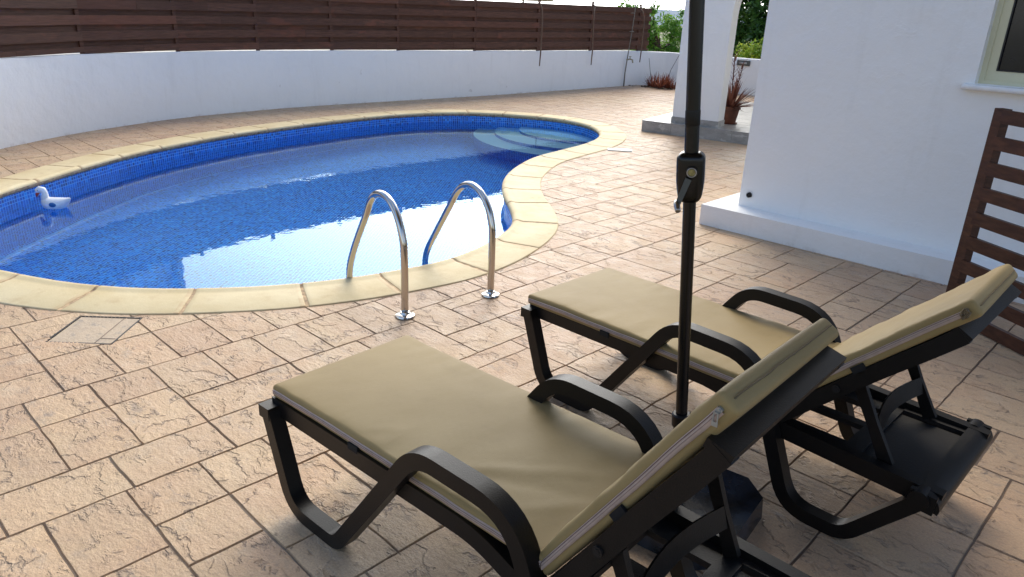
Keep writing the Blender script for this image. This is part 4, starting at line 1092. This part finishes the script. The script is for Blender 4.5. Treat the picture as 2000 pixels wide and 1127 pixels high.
def tree(name, loc, crown, trunk_h, nleaf, leaf, m_, label, lobes, seed, limb=5, cat='tree'):
    random.seed(seed)
    root = empty(name, loc); tag(root, label, cat)
    bm = bmesh.new(); tube(bm, [(0, 0, -.3), (.04, .02, trunk_h * .5), (0, .05, trunk_h)], [.12, .09, .07], 10)
    for k in range(limb):
        c = lobes[k % len(lobes)]; tube(bm, [(0, .03, trunk_h * .7), (c[0] * .5, c[1] * .5, (trunk_h + c[2]) / 2), (c[0], c[1], c[2])], [.06, .035, .012], 7)
    fin('trunk', bm, 'bark', root, True)
    bm = bmesh.new(); tl = []
    for c in lobes:
        cnt = int(nleaf * c[3] ** 2 / sum(q[3] ** 2 for q in lobes))
        subs = []
        for _ in range(max(5, cnt // 55)):
            v = Vector([random.gauss(0, 1) for _ in range(3)]).normalized() * c[3] * random.uniform(.45, 1.05); v.z *= .85; subs.append((Vector(c[:3]) + v, random.uniform(.10, .22) * c[3] + .05, random.random()))
        for _ in range(cnt):
            s_, r_, tn = random.choice(subs); v = Vector([random.gauss(0, .55) for _ in range(3)]) * r_; p = s_ + v
            n_ = Vector([random.gauss(0, 1) for _ in range(3)]); n_.z = abs(n_.z) + .3; n_.normalize(); t1 = n_.orthogonal().normalized(); t1 = Matrix.Rotation(random.uniform(0, 6.28), 3, n_) @ t1; t2 = n_.cross(t1)
            a = leaf * random.uniform(.6, 1.2)
            vs = [bm.verts.new(p + t1 * a), bm.verts.new(p + t2 * a * .42 + n_ * a * .1), bm.verts.new(p - t1 * a * .8), bm.verts.new(p - t2 * a * .42 + n_ * a * .1)]
            bm.faces.new(vs); tl.append((min(1, max(0, tn * .6 + random.random() * .4)), 0, 0))
    o = fin('crown', bm, m_, root, smooth='keep'); setcol(o.data, lambda p: tl[p.index])
tree('citrus_tree', (-11.6, 17.2, 0), None, .8, 9000, .055, 'leaf_bright', 'bright green leafy tree beyond the right end of the slatted fence', [(0, 0, 1.0, .62), (.45, .1, .85, .5), (-.45, -.1, 1.05, .5), (-.85, 0, 1.55, .25), (-.35, 0, 1.75, .22), (.3, .1, 1.35, .35), (-.1, 0, .4, .6), (.6, .2, .3, .5), (-.5, .2, .5, .45), (-1.25, .1, 1.75, .18)], 21)
tree('evergreen_tree', (-9.3, 19.5, 0), None, 1.4, 34000, .085, 'leaf_dark', 'dense dark green tree seen through the porch arch', [(0, 0, 1.7, 1.0), (.6, .2, 2.4, .9), (-.5, 0, 2.5, .8), (.5, -.3, 1.2, .8), (-.6, -.2, 1.0, .8), (0, -.2, .6, .8), (1.2, .1, 1.6, .8), (.4, 0, 3.1, .8), (1.2, 0, 2.6, .8), (-1.2, 0, 1.5, .8), (-1.1, .1, 2.5, .8), (-.4, .1, 3.0, .8), (-1.3, 0, .5, .7)], 5)
tree('yellow_shrub', (-8.75, 17.0, 0), None, .4, 4200, .05, 'leaf_yellow', 'yellow-green shrub in front of the dark tree behind the far wall', [(0, 0, .75, .42), (.3, 0, .9, .38), (-.35, 0, .6, .36), (.1, 0, .35, .4), (.7, .1, .7, .4)], 9, 3, 'shrub')
random.seed(77)
# dry vine leaning at the fence end
# ------------------------------------------------------------------ neighbours
nb = empty('neighbour_house', (-14.2, 1.0, 0)); tag(nb, 'white neighbouring house beyond the fence, seen mirrored in the pool', 'house')
bm = bmesh.new(); box2(bm, (-7, -9, -.5), (0, 4.35, 4.6)); fin('wall', bm, 'neighbour_render', nb)
bm = bmesh.new(); box2(bm, (-7.1, -9.1, 4.602), (.25, 4.45, 4.8)); fin('roof', bm, 'neighbour_render', nb, bevel=.01)
for y in (-4.2, .6):
    bm = bmesh.new(); box2(bm, (.002, y, 2.4), (.06, y + 1.2, 3.6)); w_ = fin('window', bm, 'window_frame_paint', nb, bevel=.004)
    bm = bmesh.new(); box2(bm, (.0605, y + .08, 2.48), (.068, y + 1.12, 3.52)); fin('pane', bm, 'dark_glass', w_)
bm = bmesh.new(); tube(bm, [(.07, 4.18, -.1), (.07, 4.18, 4.55)], .07, 14); fin('downpipe', bm, 'pipe_grey', nb, True)
np_ = empty('neighbour_parasol', (-13.6, 14.1, 0)); tag(np_, 'cream parasol beyond the fence, only its rim showing above the slats', 'parasol')
bm = bmesh.new(); tube(bm, [(0, 0, 0), (0, 0, 2.5)], .025, 12); fin('pole', bm, 'crank_metal', np_, True)
bm = bmesh.new(); n_ = 32
for k in range(n_):
    a0, a1 = 2 * math.pi * k / n_, 2 * math.pi * (k + 1) / n_; pv = None
    for j in range(6):
        f_ = j / 5; r = .75 * math.sin(f_ * math.pi / 2) + .0; z = 2.22 - .48 * f_ ** 2.4
        q = [bm.verts.new((math.cos(a) * r, math.sin(a) * r, z)) for a in (a0, a1)]
        if pv: bm.faces.new((pv[0], q[0], q[1], pv[1]))
        pv = q
bmesh.ops.remove_doubles(bm, verts=bm.verts[:], dist=1e-4); bmesh.ops.solidify(bm, geom=bm.faces[:], thickness=.004); fin('canopy', bm, 'canvas', np_, True)
